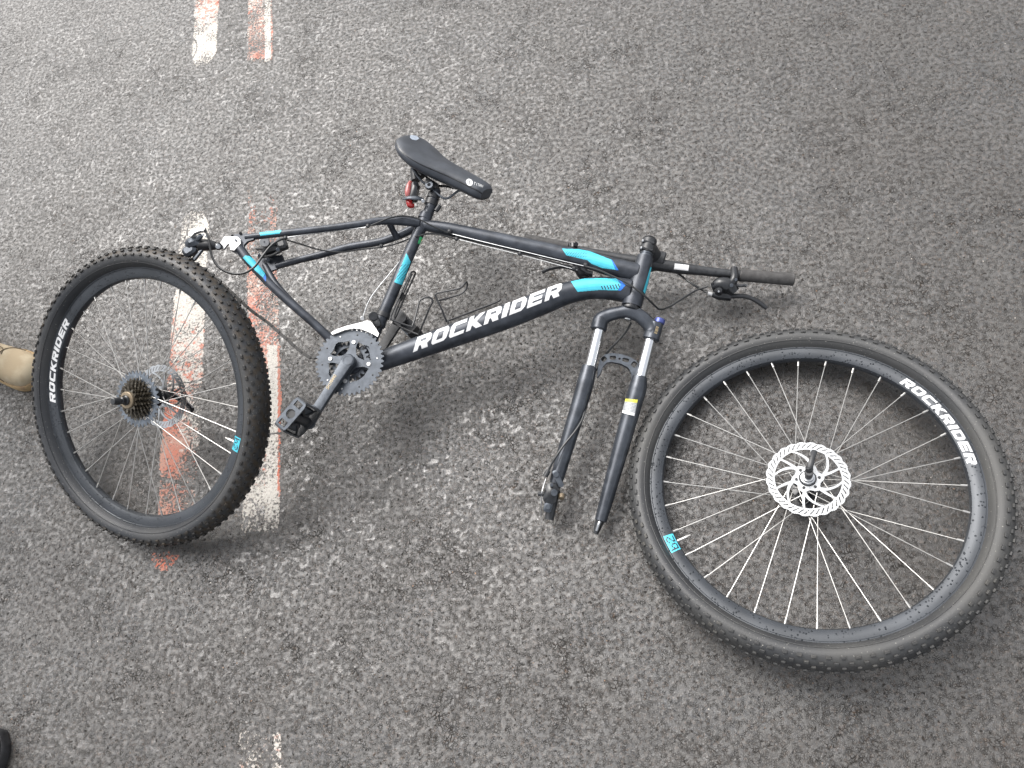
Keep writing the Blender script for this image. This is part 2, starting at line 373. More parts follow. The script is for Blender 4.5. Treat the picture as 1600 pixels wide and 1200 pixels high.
def road_mat():
    m = bpy.data.materials.new('damp_asphalt'); m.use_nodes = True; t = m.node_tree; b = t.nodes['Principled BSDF']
    tc = t.nodes.new('ShaderNodeTexCoord'); L = t.links.new
    def noise(s, d=5, ro=.55):
        n = t.nodes.new('ShaderNodeTexNoise'); n.inputs['Scale'].default_value = s; n.inputs['Detail'].default_value = d; n.inputs['Roughness'].default_value = ro
        L(tc.outputs['Object'], n.inputs['Vector']); return n.outputs[0]
    def mr(src, a, b_, c=0., d=1.):
        r = t.nodes.new('ShaderNodeMapRange'); r.inputs[1].default_value = a; r.inputs[2].default_value = b_; r.inputs[3].default_value = c; r.inputs[4].default_value = d
        L(src, r.inputs[0]); return r.outputs[0]
    def mx(f, c1, c2, mode='MIX'):
        x = t.nodes.new('ShaderNodeMix'); x.data_type = 'RGBA'; x.blend_type = mode
        L(f, x.inputs[0]) if not isinstance(f, float) else setattr(x.inputs[0], 'default_value', f)
        for i, c in ((6, c1), (7, c2)):
            if isinstance(c, tuple): x.inputs[i].default_value = (*c, 1)
            else: L(c, x.inputs[i])
        return x.outputs[2]
    vo = t.nodes.new('ShaderNodeTexVoronoi'); vo.inputs['Scale'].default_value = 240; L(tc.outputs['Object'], vo.inputs['Vector'])
    ramp = t.nodes.new('ShaderNodeValToRGB'); sp = t.nodes.new('ShaderNodeSeparateColor'); L(vo.outputs['Color'], sp.inputs[0]); L(sp.outputs[0], ramp.inputs[0])
    e = ramp.color_ramp.elements; e[0].position = 0; e[0].color = (.058, .056, .054, 1); e[1].position = 1; e[1].color = (.076, .070, .063, 1)
    for p, c in ((.35, (.065, .060, .054)), (.6, (.056, .058, .063)), (.8, (.072, .064, .056)), (.95, (.105, .076, .060))):
        k = ramp.color_ramp.elements.new(p); k.color = (*c, 1)
    c = mx(mr(noise(420, 3), .3, .6), (.052, .049, .046), ramp.outputs[0])
    c = mx(mr(noise(7, 6), .42, .62), c, mx(.35, c, (.085, .077, .068)))
    c = mx(mr(noise(2.3, 5), .40, .66, 0., .5), c, (.046, .039, .033))
    at = t.nodes.new('ShaderNodeAttribute'); at.attribute_name = 'low'
    c = mx(at.outputs['Fac'], c, (.030, .026, .023))
    # binder showing between the stones: narrow, broken, uneven gaps
    wn = t.nodes.new('ShaderNodeTexNoise'); wn.inputs['Scale'].default_value = 90; wn.inputs['Detail'].default_value = 4; L(tc.outputs['Object'], wn.inputs['Vector'])
    wv = t.nodes.new('ShaderNodeVectorMath'); wv.operation = 'MULTIPLY_ADD'; wv.inputs[1].default_value = (.016, .016, .016); L(wn.outputs['Color'], wv.inputs[0]); L(tc.outputs['Object'], wv.inputs[2])
    def gaps(scale, thr, ns, lo, hi):
        ve = t.nodes.new('ShaderNodeTexVoronoi'); ve.feature = 'DISTANCE_TO_EDGE'; ve.voronoi_dimensions = '2D'; ve.inputs['Scale'].default_value = scale; L(wv.outputs[0], ve.inputs['Vector'])
        x = t.nodes.new('ShaderNodeMath'); x.operation = 'MULTIPLY'; L(mr(ve.outputs['Distance'], thr*.4, thr, 1., 0.), x.inputs[0]); L(mr(noise(ns, 5), lo, hi), x.inputs[1]); return x.outputs[0]
    coarse = mr(noise(5, 5, .65), .47, .60)
    ga = gaps(125, .16, 38, .40, .60); gb = gaps(270, .22, 90, .38, .58)
    gs = t.nodes.new('ShaderNodeMath'); gs.operation = 'MULTIPLY'; L(ga, gs.inputs[0]); L(mr(coarse, 0., 1., .25, 1.), gs.inputs[1])
    gm = t.nodes.new('ShaderNodeMath'); gm.operation = 'MAXIMUM'; L(gs.outputs[0], gm.inputs[0]); L(mr(gb, 0., 1., 0., .75), gm.inputs[1]); gap = gm.outputs[0]
    # sparse open pores
    vp = t.nodes.new('ShaderNodeTexVoronoi'); vp.voronoi_dimensions = '2D'; vp.inputs['Scale'].default_value = 60; L(wv.outputs[0], vp.inputs['Vector'])
    s3 = t.nodes.new('ShaderNodeSeparateColor'); L(vp.outputs['Color'], s3.inputs[0])
    pm = t.nodes.new('ShaderNodeMath'); pm.operation = 'MULTIPLY'; L(mr(s3.outputs[0], .80, .84), pm.inputs[0]); L(mr(vp.outputs['Distance'], .22, .08, 0., 1.), pm.inputs[1])
    gx_ = t.nodes.new('ShaderNodeMath'); gx_.operation = 'MAXIMUM'; L(gap, gx_.inputs[0]); L(pm.outputs[0], gx_.inputs[1]); gap = gx_.outputs[0]
    fa = t.nodes.new('ShaderNodeAttribute'); fa.attribute_name = 'film'; film = fa.outputs['Fac']
    gq = t.nodes.new('ShaderNodeMath'); gq.operation = 'MULTIPLY'; L(gap, gq.inputs[0]); L(mr(film, 0., 1., 1., .25), gq.inputs[1]); gap = gq.outputs[0]
    c = mx(mr(gap, 0., 1., 0., .72), c, (.013, .012, .011))
    c = mx(mr(film, 0., 1., 0., .45), c, (.040, .036, .032))
    # rust-brown dirt flecks and a few pale grains
    c = mx(mr(noise(38, 6, .7), .63, .72, 0., .6), c, (.12, .070, .038))
    v2 = t.nodes.new('ShaderNodeTexVoronoi'); v2.inputs['Scale'].default_value = 70; L(tc.outputs['Object'], v2.inputs['Vector'])
    s2 = t.nodes.new('ShaderNodeSeparateColor'); L(v2.outputs['Color'], s2.inputs[0])
    gt = mr(s2.outputs[1], .975, .98); near = mr(v2.outputs['Distance'], .12, .08, 0., 1.)
    mu = t.nodes.new('ShaderNodeMath'); mu.operation = 'MULTIPLY'; L(gt, mu.inputs[0]); L(near, mu.inputs[1])
    c = mx(mu.outputs[0], c, (.42, .38, .33))
    L(c, b.inputs['Base Color'])
    wet = mr(noise(26, 5), .35, .68)
    wr = mr(wet, 0., 1., .46, .30)
    rf = t.nodes.new('ShaderNodeMix'); L(film, rf.inputs[0]); L(wr, rf.inputs[2]); rf.inputs[3].default_value = .27; L(rf.outputs[0], b.inputs['Roughness']); L(mr(gap, 0., .8, 1., .1), b.inputs['Specular IOR Level'])
    bp = t.nodes.new('ShaderNodeBump'); L(mr(film, 0., 1., .6, .10), bp.inputs['Strength']); bp.inputs['Distance'].default_value = .0011
    L(noise(520, 3, .6), bp.inputs['Height'])
    b2 = t.nodes.new('ShaderNodeBump'); b2.inputs['Strength'].default_value = .8; b2.inputs['Distance'].default_value = .0012
    ig = t.nodes.new('ShaderNodeMath'); ig.operation = 'SUBTRACT'; ig.inputs[0].default_value = 1; L(gap, ig.inputs[1]); iv = ig.outputs[0]
    L(iv, b2.inputs['Height']); L(bp.outputs[0], b2.inputs['Normal']); L(b2.outputs[0], b.inputs['Normal'])
    return m
M['road'] = road_mat()
STEP = .003
cor = [P(-70, -60)[:2], P(1670, -60)[:2], P(1670, 1260)[:2], P(-70, 1260)[:2]]
cor = np.array(cor); x0, y0 = cor.min(0); x1, y1 = cor.max(0)
gx = np.arange(x0, x1, STEP); gy = np.arange(y0, y1, STEP); GX, GY = np.meshgrid(gx, gy, indexing='ij')
HZ = road_height(GX, GY)
edge = np.full(GX.shape, 9.); cc = cor.mean(0)
for k in range(4):                      # the detailed sheet settles to the plain one at its rim
    a, b_ = cor[k], cor[(k+1) % 4]; t_ = (b_-a)/np.linalg.norm(b_-a); n_ = np.array([-t_[1], t_[0]]); n_ = n_ if (cc-a).dot(n_) > 0 else -n_
    edge = np.minimum(edge, (GX-a[0])*n_[0]+(GY-a[1])*n_[1])
tp = np.clip((edge-.004)/.05, 0, 1); HZ = HZ*tp-.0006*(1-tp); inside = inpoly(GX, GY, [tuple(c) for c in cor])
face_ok = inside[:-1, :-1] & inside[1:, :-1] & inside[:-1, 1:] & inside[1:, 1:]
def grid_mesh(name, fmask, Z, m, attrs=None):
    nx, ny = Z.shape; used = np.zeros((nx, ny), bool)
    for a in (0, 1):
        for b in (0, 1): used[a:nx-1+a, b:ny-1+b] |= fmask
    idx = np.full((nx, ny), -1); idx[used] = np.arange(used.sum())
    co = np.stack([GX[used], GY[used], Z[used]], 1).astype(np.float32)
    i, j = np.nonzero(fmask); q = np.stack([idx[i, j], idx[i+1, j], idx[i+1, j+1], idx[i, j+1]], 1)
    return co, q, used
def mesh_from(name, co, q, m, attrs=()):
    me = bpy.data.meshes.new(name); me.vertices.add(len(co)); me.vertices.foreach_set('co', co.ravel())
    me.loops.add(q.size); me.loops.foreach_set('vertex_index', q.ravel().astype(np.int32))
    me.polygons.add(len(q)); me.polygons.foreach_set('loop_start', np.arange(0, q.size, 4, dtype=np.int32))
    me.polygons.foreach_set('use_smooth', np.ones(len(q), bool))
    for k, val in attrs:
        a = me.attributes.new(k, 'FLOAT', 'POINT'); a.data.foreach_set('value', val.astype(np.float32))
    me.update(calc_edges=True); me.validate(); me.materials.append(m); return me
co, q, _u = grid_mesh('road', face_ok, HZ, None)
LOW = np.clip((-.0008-HZ)/.0028, 0, .6)[_u]
FILM = (1/(1+np.exp(-(water_level(GX, GY)-dry_height(GX, GY)-.00003)/.00006)))[_u]
inn = cor+(cc-cor)/np.linalg.norm(cc-cor, axis=1)[:, None]*.012; a0_ = np.arctan2(*(inn-cc).T[::-1]); inn = inn[np.argsort(a0_)]
out = np.array([[-60, -60], [60, -60], [60, 60], [-60, 60]], float)
far = np.vstack([np.c_[out, np.full(4, -.0008)], np.c_[inn, np.full(4, -.0008)]]).astype(np.float32); f0 = len(co)
q = np.vstack([q]+[np.array([[f0+k, f0+(k+1) % 4, f0+4+(k+1) % 4, f0+4+k]]) for k in range(4)]); co = np.vstack([co, far])
road = bpy.data.objects.new('road', mesh_from('road', co, q, M['road'], (('low', np.r_[LOW, np.zeros(8)]), ('film', np.r_[FILM, np.full(8, .3)])))); sc.collection.objects.link(road); road['kind'] = 'structure'
road['label'] = 'damp dark grey asphalt road surface'

# worn painted lines, a film on the stone tops
def paint_mat():
    m = bpy.data.materials.new('worn_road_paint'); m.use_nodes = True; t = m.node_tree; b = t.nodes['Principled BSDF']; L = t.links.new
    tc = t.nodes.new('ShaderNodeTexCoord')
    def noise(s, d, ro=.6):
        n = t.nodes.new('ShaderNodeTexNoise'); n.inputs['Scale'].default_value = s; n.inputs['Detail'].default_value = d; n.inputs['Roughness'].default_value = ro
        L(tc.outputs['Object'], n.inputs['Vector']); return n.outputs[0]
    def attr(k):
        a = t.nodes.new('ShaderNodeAttribute'); a.attribute_name = k; return a.outputs['Fac']
    def math_(op, a, c):
        x = t.nodes.new('ShaderNodeMath'); x.operation = op
        for i, v in enumerate((a, c)):
            if isinstance(v, float): x.inputs[i].default_value = v
            else: L(v, x.inputs[i])
        return x.outputs[0]
    def mr(src, a, b_):
        r = t.nodes.new('ShaderNodeMapRange'); r.inputs[1].default_value = a; r.inputs[2].default_value = b_; L(src, r.inputs[0]); return r.outputs[0]
    n = math_('ADD', math_('MULTIPLY', noise(150, 5, .75), 1.7), math_('MULTIPLY', noise(45, 3), .35))
    cov = math_('ADD', attr('cover'), n); alpha = mr(cov, 1.60, 1.64)
    L(alpha, b.inputs['Alpha'])
    rd = math_('ADD', attr('red'), math_('MULTIPLY', noise(55, 6, .7), 1.2)); rf = mr(rd, .98, 1.10)
    x = t.nodes.new('ShaderNodeMix'); x.data_type = 'RGBA'; L(rf, x.inputs[0]); x.inputs[6].default_value = (.50, .475, .43, 1)
    y = t.nodes.new('ShaderNodeMix'); y.data_type = 'RGBA'; L(mr(noise(9, 3), .42, .6), y.inputs[0]); y.inputs[6].default_value = (.40, .20, .145, 1); y.inputs[7].default_value = (.46, .095, .04, 1)
    L(y.outputs[2], x.inputs[7]); 
    z = t.nodes.new('ShaderNodeMix'); z.data_type = 'RGBA'; L(mr(noise(300, 3), .5, .68), z.inputs[0]); L(x.outputs[2], z.inputs[6]); z.inputs[7].default_value = (.24, .20, .17, 1)
    L(z.outputs[2], b.inputs['Base Color']); b.inputs['Roughness'].default_value = .55
    bp = t.nodes.new('ShaderNodeBump'); bp.inputs['Strength'].default_value = .6; bp.inputs['Distance'].default_value = .001
    L(noise(400, 4), bp.inputs['Height']); L(bp.outputs[0], b.inputs['Normal'])
    return m
M['paint'] = paint_mat()
VX = CM.T@np.stack([(GX-O[0]).ravel(), (GY-O[1]).ravel(), np.full(GX.size, -O[2])])
PX = (VX[0]/VX[2]*FPX+800).reshape(GX.shape); PY = (VX[1]/VX[2]*FPX+600).reshape(GX.shape)
def line(label, ys, xl, xr, cov, red, strip=None, jag=6, group='worn double road lines'):
    l = np.interp(PY, ys, xl); r = np.interp(PY, ys, xr); wob = (vnoise(GX, GY, .02, 33)-.5)*jag
    c = np.interp(PY, ys, cov); rd = np.interp(PY, ys, red)
    w_ = (PX-l)/(r-l); end = np.minimum(PY-ys[0], ys[-1]-PY)
    d = np.minimum(np.minimum(PX-l, r-PX)+wob*.35, (end+wob*2)*.8)
    c = c-.02+np.clip(d*.12, -.8, .10)+HZ*70+(vnoise(GX, GY, .05, 35)-.5)*.22
    if strip is not None: c, rd = strip(w_, PY, c, rd)
    crack = np.abs(vnoise(GX, GY, .16, 41)-.5) < .006
    c = np.where(crack, c-.5, c)
    sel = (d > -4) & (c > .15); fm = sel[:-1, :-1] & sel[1:, 1:] & face_ok
    co, q, used = grid_mesh('p', fm, HZ+.0006, None)
    o = bpy.data.objects.new('road_marking', mesh_from('road_marking', co, q, M['paint'], (('cover', c[used]), ('red', rd[used]))))
    sc.collection.objects.link(o); o['kind'] = 'structure'; o['label'] = label; return o
line('white worn line end at the top left', [-60, 0, 85, 100], [307, 305, 301, 303], [345, 342, 337, 324], [.56, .58, .60, .5], [.42, .44, .20, .0])
line('white and orange worn line running under the rear wheel', [330, 350, 430, 500, 560, 640, 700, 800, 860],
     [292, 284, 277, 270, 266, 258, 252, 247, 245], [318, 326, 323, 320, 318, 315, 312, 304, 300], [.40, .58, .60, .61, .60, .58, .62, .57, .2], [-.1, 0, .15, .32, .40, .42, .55, .6, .6],
     lambda w, y, c, r: (np.where(y > 600, c-np.clip(w-.45, 0, 1)*.30, c), r+np.where(y > 610, .30*(.50-w), 0)+np.where((w < .08) & (y < 600), .1, 0)))
line('pink worn line end at the top, right of the white one', [-60, 0, 90, 99], [389, 388, 387, 388], [424, 425, 426, 424], [.60, .60, .56, .3], [.5, .42, .55, .4],
     lambda w, y, c, r: (np.where((w > .70) & (w < .93), c+.04, c-.04), np.where((w > .70) & (w < .93), r-.5, r)))
line('red and white worn line passing behind the crank pedal', [300, 330, 400, 440, 520, 600, 700, 760, 800, 835],
     [388, 388, 386, 386, 388, 390, 386, 383, 379, 377], [433, 433, 433, 434, 436, 438, 438, 437, 437, 436], [.34, .44, .44, .54, .57, .57, .56, .53, .46, .36], [.7, .7, .7, .5, .5, .45, .42, .3, -.3, -.4],
     lambda w, y, c, r: (np.where(y < 430, c-.10*(np.abs(w-.5) < .25), np.where((w > .60) & (y > 540), c+.08, c)), np.where((w > .62) & (w < .93) & (y > 540), r-.28, np.where((w >= .93) & (y > 540), r+.25, r))))
line('orange paint patch below the rear wheel', [862, 872, 886, 895], [240, 236, 238, 250], [285, 280, 268, 262], [.40, .46, .46, .36], [.9]*4)
line('sparse white paint flecks at the bottom edge', [1142, 1150, 1180, 1260], [372, 372, 370, 368], [437, 438, 440, 442], [.42, .44, .46, .48], [.32]*4,
     lambda w, y, c, r: (np.where((w > .8), c+.14, c-.03), r))

# ------------------------------------------------------------------ wheels
def wheel(name, c, n, label, scale, phase, txt, sticker_px, kind, mud, flip=1):
    n = nrm(n); u = np.array([1, 0, 0.])-n*n[0]; u = nrm(u); v = np.cross(n, u)
    mt = Matrix([[u[i]*scale, v[i]*scale, n[i]*scale, c[i]] for i in range(3)]+[[0, 0, 0, 1]])
    root = empty(name, None, label, 'wheel', 'wheels taken off the bicycle', mt); root['_local'] = 1
    Z = np.array([0, 0, 1.]); X0 = np.array([1., 0, 0]); o3 = np.zeros(3)
    def ang(px, py):
        X = PP(px, py, c, n)-c; return math.atan2(X.dot(v), X.dot(u))
    b = MB(); prof = [(.3205, .0132), (.3195, .0150), (.3175, .0150), (.3162, .0134), (.3105, .0134), (.300, .0115), (.2945, .0085), (.2920, .003), (.2920, -.003), (.2945, -.0085), (.300, -.0115), (.3105, -.0134), (.3170, -.0138), (.320, -.0130), (.3185, -.011), (.312, -.010), (.312, .010), (.3185, .011)]
    b.lathe(prof, o3, Z, 180, True, a=X0); rim = b.build('rim', M['rim'], root, 28)
    b = MB(); pr = [(.3165, .0095)]
    for t in np.linspace(-66, 246, 27):
        x = R_(t); pr.append((.3420+.0250*math.sin(x), .0340*math.cos(x)))
    pr += [(.3165, -.0095)]
    b.lathe(pr, o3, Z, 180, True, a=X0); tm = M['tyre' if mud else 'tyre_dusty']; tyre = b.build('tyre', tm, root, 60)
    # moulded tread blocks
    b = MB(); cnt = 88
    for k in range(cnt):
        for row, (ph, lw, ll, hh) in enumerate(((14, .0045, .0085, .0030), (38, .0050, .0075, .0034), (60, .0048, .0070, .0036), (90, .0062, .0075, .0036), (120, .0048, .0070, .0036), (142, .0050, .0075, .0034), (166, .0045, .0085, .0030))):
            th = 2*math.pi*(k+(.5 if row in (1, 3, 5) else 0))/cnt
            er = np.array([math.cos(th), math.sin(th), 0]); et = np.array([-math.sin(th), math.cos(th), 0]); x = R_(ph)
            nn = nrm(er*math.sin(x)/.0250+Z*math.cos(x)/.0340); p = er*(.3420+.0250*math.sin(x))+Z*.0340*math.cos(x)+nn*hh*.45
            b.box(p, (et, np.cross(nn, et), nn), (ll*random.uniform(.52, .60), lw*.62, hh*.62), .15)
    b.build('tread_blocks', M['knob_mud' if mud else 'knob_clean'], tyre, 30, kind='stuff')
    # bead ring line moulded on the sidewall
    b = MB()
    for s in (1, -1):
        b.lathe([(.3300+.0010*math.cos(a), s*.0302+.0010*math.sin(a)) for a in np.linspace(0, 2*math.pi, 6, endpoint=False)], o3, Z, 150, True, a=X0)
    b.build('sidewall_rib', tm, tyre, 60)
    # hub
    rear = kind == 'rear'; fl = (.022, -.030) if rear else (.019, -.030)
    fr = .026 if rear else .0285
    b = MB(); b.lathe([(0, fl[1]-.006), (.012, fl[1]-.006), (.013, fl[1]-.002), (fr, fl[1]-.0016), (fr, fl[1]+.0016), (.016, fl[1]+.004), (.0135, 0), (.016, fl[0]-.004), (fr, fl[0]-.0016), (fr, fl[0]+.0016), (.017, fl[0]+.002), (0, fl[0]+.002)], o3, Z, 40)
    hub = b.build('hub', M['gloss'], root)
    # spokes: four shared shapes, one per side and lean
    shapes = {}
    for side in (0, 1):
        for lean in (1, -1):
            h = R_(62)*lean; zf = fl[0] if side == 0 else fl[1]; fr2 = fr-.003
            a0 = np.array([fr2*math.cos(h), fr2*math.sin(h), zf+(.002 if side == 0 else -.002)]); a1 = np.array([.2935, 0, .002 if side == 0 else -.002])
            b = MB(); b.tube([a0, a1], .00100, 7, 1); nd = nrm(a0-a1); b.tube([a1, a1+nd*.013], .0023, 8, 1)
            shapes[side, lean] = b.mesh('spoke', M['spoke'])
    for k in range(32):
        th = phase+2*math.pi*k/32; lean = (-1, -1, 1, 1)[k % 4]*flip
        o = bpy.data.objects.new('spoke', shapes[k % 2, lean]); sc.collection.objects.link(o); o.parent = root; o.rotation_euler = (0, 0, th)
    # disc rotor
    zr = .0255 if not rear else -.052; nt_, nr = 540, 62
    T, Q = np.meshgrid((np.arange(nt_)+.5)/nt_*2*math.pi, np.linspace(.016, .0820, nr+1)[:-1]+.0005, indexing='ij')
    wave = .0800+.0011*np.cos(T*24); ring = (Q < wave) & (Q > .0640)
    sl_ = (T*44/(2*math.pi)+(Q-.073)*90) % 1
    ring &= ~((np.abs(sl_-.5) < .14) & (Q > .0675) & (Q < .0765))
    hubm = (Q > .0165) & (Q < .0285+.003*np.cos(6*T))
    def arm(sw, wd, ph=0.): 
        f = (Q-.024)/.042; d = (T-ph-sw*f) % (math.pi/3); d = np.minimum(d, math.pi/3-d)*Q; return (d < wd*(1.3-.5*np.clip(f, 0, 1))) & (Q > .02) & (Q < .067)
    mask = ring | hubm | arm(R_(50), .0034) | arm(R_(8), .0024, R_(6))
    mask &= ~(((np.minimum(T % (math.pi/3), math.pi/3-T % (math.pi/3))*.022)**2+(Q-.022)**2) < .0017**2)
    te = np.arange(nt_+1)/nt_*2*math.pi; re = np.linspace(.016, .0820, nr+1)
    top = np.stack([np.cos(te)[:, None]*re, np.sin(te)[:, None]*re, np.full((nt_+1, nr+1), zr+.0009)], 2); bot = top.copy(); bot[..., 2] = zr-.0009
    b = MB(); b.wrap = True; b.plate(mask, top, bot); rot = b.build('disc_rotor', M['rotor'] if not rear else M['steel'], root, 30)
    for k in range(6):
        x = math.pi/3*k; p = np.array([.022*math.cos(x), .022*math.sin(x), zr+(.0008 if not rear else -.003)])
        b = MB(); b.lathe([(0, .0008), (.0013, .0008), (.0015, .0022), (.0024, .0022), (.0030, .0012), (.0030, 0)], p, Z, 12); b.build('bolt', M['plastic'], rot)
    b = MB()
    if not rear:
        b.lathe([(.0155, zr-.006), (.0155, zr+.002), (.0135, zr+.006), (.0115, zr+.0065), (.0105, zr+.012), (.0075, zr+.0125), (.007, zr+.019), (0, zr+.019)], o3, Z, 30); b.build('axle_end', M['steel'], hub)
        b = MB(); b.cyl((0, 0, zr+.017), (0, 0, zr+.036), .0085, 18); b.cyl((0, 0, zr+.030), (0, .008, zr+.042), .006, 12)
        d = PP(1273, 702, c+n*.07, n)-(c+n*.07); dl = np.array([d.dot(u), d.dot(v), 0]); dd = nrm(dl); L_ = min(np.linalg.norm(dl), .055)
        z_ = zr+.038; b.tube([dd*.002+Z*z_, dd*.016+Z*(z_+.004), dd*L_*.72+Z*(z_+.003), dd*L_+Z*(z_-.002)], [.0060, .0058, .0052, .0060], 10, 5, flat=.55)
        b.build('quick_release_lever', M['plastic'], hub)
        b = MB(); b.cyl((0, 0, -.034), (0, 0, -.052), .012, 20, .010); b.cyl((0, 0, -.052), (0, 0, -.066), .009, 16)
        b.box((-.012, -.026, -.046), ((-.3, -1, 0), (1, -.3, 0), (0, 0, 1)), (.024, .017, .004)); b.build('skewer_nut', M['plastic'], hub)
    else:
        b.lathe([(.0125, .052), (.0125, .058), (.0095, .060), (.0085, .068), (.0060, .070), (.0060, .074), (0, .074)], o3, Z, 24); b.build('axle_end', M['gloss'], hub)
        b = MB(); b.cyl((0, 0, .074), (0, 0, .092), .0095, 18, .0075); b.build('skewer_nut', M['plastic'], hub)
        b = MB(); b.cyl((0, 0, -.036), (0, 0, -.066), .014, 22); b.cyl((0, 0, -.066), (0, 0, -.082), .009, 18)
        b.tube([(0, 0, -.083), (.018, -.010, -.087), (.05, -.030, -.086), (.066, -.043, -.08)], [.006, .007, .0075, .009], 10, 5, flat=.5); b.build('quick_release_lever', M['gloss'], hub)
        # sprockets, the largest a pale blue-grey disc
        cas = MB(); cas.cyl((0, 0, .020), (0, 0, .053), .0175, 26); cas = cas.build('cassette', M['cogs'], root)
        def cog(teeth, r, z, m, holes):
            nt2 = teeth*12; nr2 = 16; r0 = max(.016, r*.45 if holes else .016); Tt, Qq = np.meshgrid((np.arange(nt2)+.5)/nt2*2*math.pi, r0+(np.arange(nr2)+.5)/nr2*(r+.002-r0), indexing='ij')
            tooth = r-.0025+.0048*np.clip(np.cos(Tt*teeth)*1.2, -.7, .8); mk = Qq < tooth
            if holes: mk &= ~((np.cos(Tt*10) > .55) & (Qq > r*.66) & (Qq < r*.82))
            if holes: mk &= ~((np.cos(Tt*5+1) > -.1) & (Qq < r*.6) & (Qq > r*.47))
            te2 = np.arange(nt2+1)/nt2*2*math.pi; re2 = np.linspace(r0, r+.002, nr2+1)
            tp = np.stack([np.cos(te2)[:, None]*re2, np.sin(te2)[:, None]*re2, np.full((nt2+1, nr2+1), z+.0009)], 2); bt = tp.copy(); bt[..., 2] = z-.0009
            bb = MB(); bb.wrap = True; bb.plate(mk, tp, bt); return bb.build('sprocket', m, cas, 30)
        cog(34, .0675, .0205, M['pie'], True); 
        for i, (tt, rr) in enumerate(((28, .0500), (24, .0450), (21, .0400), (18, .0355), (16, .0320), (14, .0290))): cog(tt, rr, .0255+i*.0046, M['cogs'], i < 2)
        b = MB(); b.lathe([(.0125, .0515), (.0125, .0548), (.019, .0548), (.0205, .053), (.0205, .050)], o3, Z, 30); b.build('lock_ring', M['cogtan'], cas)
    # lettering and sticker on the rim
    tr = BVHTree.FromPolygons([x.co for x in rim.data.vertices], [tuple(f.vertices) for f in rim.data.polygons])
    def rimpos(a0, a1, r0, r1):
        def pos(u_, v_):
            a = a0+(a1-a0)*u_; r = r0+(r1-r0)*v_; return (r*math.cos(a), r*math.sin(a), .05), (0, 0, -1)
        return pos
    def span(p, q_):
        a0, a1 = ang(*p), ang(*q_); 
        while a1-a0 > math.pi: a1 -= 2*math.pi
        while a0-a1 > math.pi: a1 += 2*math.pi
        return a0, a1
    a0, a1 = span(*txt); lay('brand_lettering', word, rimpos(a0, a1, .2975, .3140), [tr], M['white'], rim, 330, 24, .0004, )
    a0, a1 = span(*sticker_px); st = lay('cyan_sticker', lambda U, V: U > -1, rimpos(a0, a1, .2945, .3155), [tr], M['cyan'], rim, 14, 10, .0004)
    lay('sticker_print', lambda U, V: small(U*1.25-.12, V*1.25-.12, 'b2'), rimpos(a1, a0, .2945, .3155), [tr], M['frame'], rim, 44, 30, .0008)
    am = (a0+a1)/2-.01; e = np.array([math.cos(am), math.sin(am), 0]); b = MB(); b.tube([e*.293, e*.270], .0032, 10, 1); b.tube([e*.270, e*.262], .0018, 8, 1); b.build('valve', M['spoke'], root)
    return root
cF = CM@np.array((.610, .205, 1.522))+O; nF = CM@np.array((-.272, -.475, -.837))
wheel('bicycle_wheel', cF, nF, 'loose front wheel with bright brake disc and dusty tyre lying flat below the handlebar', 1., R_(5.), ((1402, 604), (1517, 731)), ((1046, 838), (1062, 861)), 'front', False)
SR = .986; cR = CM@(np.array((-.905, .035, 1.814))*SR)+O; nR = CM@np.array((-.361, .071, -.930))
wheel('bicycle_wheel', cR, nR, 'loose rear wheel with sprocket cassette and muddy tread between boot and pedal', SR, R_(3.), ((86, 629), (114, 500)), ((372, 703), (378, 682)), 'rear', True)

# ------------------------------------------------------------------ bicycle
bike = empty('bicycle', tuple(P(560, 575, 0)), 'matte black mountain bike frame with cyan panels, both wheels missing, lying on its left side', 'bicycle')
def pr(pts, hw):          # half widths given in photograph pixels -> metres at that depth
    return [h*depth(p)/FPX for p, h in zip(pts, hw)]
def ftube(name, pts, hw, m='frame', parent=bike, seg=18, sub=6, off=0., flat=1., label=None):
    q_ = [F(p[0], p[1], p[2] if len(p) > 2 else off) for p in pts]; hw = hw if hasattr(hw, '__len__') else [hw]*len(pts)
    b = MB(); b.tube(q_, pr(q_, hw), seg, sub, flat=flat, up=tuple(N)); return b.build(name, M[m], parent, label=label)
down = ftube('down_tube', [(575, 571), (604, 561), (700, 527), (784, 497.5), (850, 472), (885, 458.5), (920, 451), (950, 450.5), (985, 455)], [15, 16, 18.5, 19.5, 19, 17.5, 17, 18, 19], seg=28)
topt = ftube('top_tube', [(662, 352), (700, 358), (780, 375.5), (850, 390.5), (910, 404), (955, 417), (997, 427)], [8.5, 10.5, 12, 12.5, 13.5, 15, 16], seg=24)
seat = ftube('seat_tube', [(664, 343), (655, 362), (637, 402), (617, 449), (600, 489), (592, 508)], [9.2, 9.3, 9.4, 9.4, 9.2, 9], seg=22)
ftube('seat_tube_collar', [(593.5, 504), (591, 510)], [10.2, 10.2], parent=seat, sub=1)
ftube('seat_tube_foot', [(592, 508), (575, 545), (566, 566)], [8, 9, 10], parent=seat)
head = ftube('head_tube', [(1008, 402), (1003, 421), (997, 443), (990, 466), (986.5, 479)], [12.8, 14, 15, 16, 15.6], seg=26, sub=4)
bbc = F(548, 566, .05); BB = bbc-N*.05
b = MB(); b.cyl(BB-N*.036, BB+N*.036, .024, 26); b.build('bottom_bracket', M['frame'], bike)
ss = ftube('seat_stay', [(384, 371, .066), (447, 364, .062), (505, 357.5, .055), (560, 350.5, .046), (592, 345.5, .036), (622, 345, .028), (655, 348, .012)], [5.2, 5.4, 5.6, 5.8, 6.2, 7, 7.2])
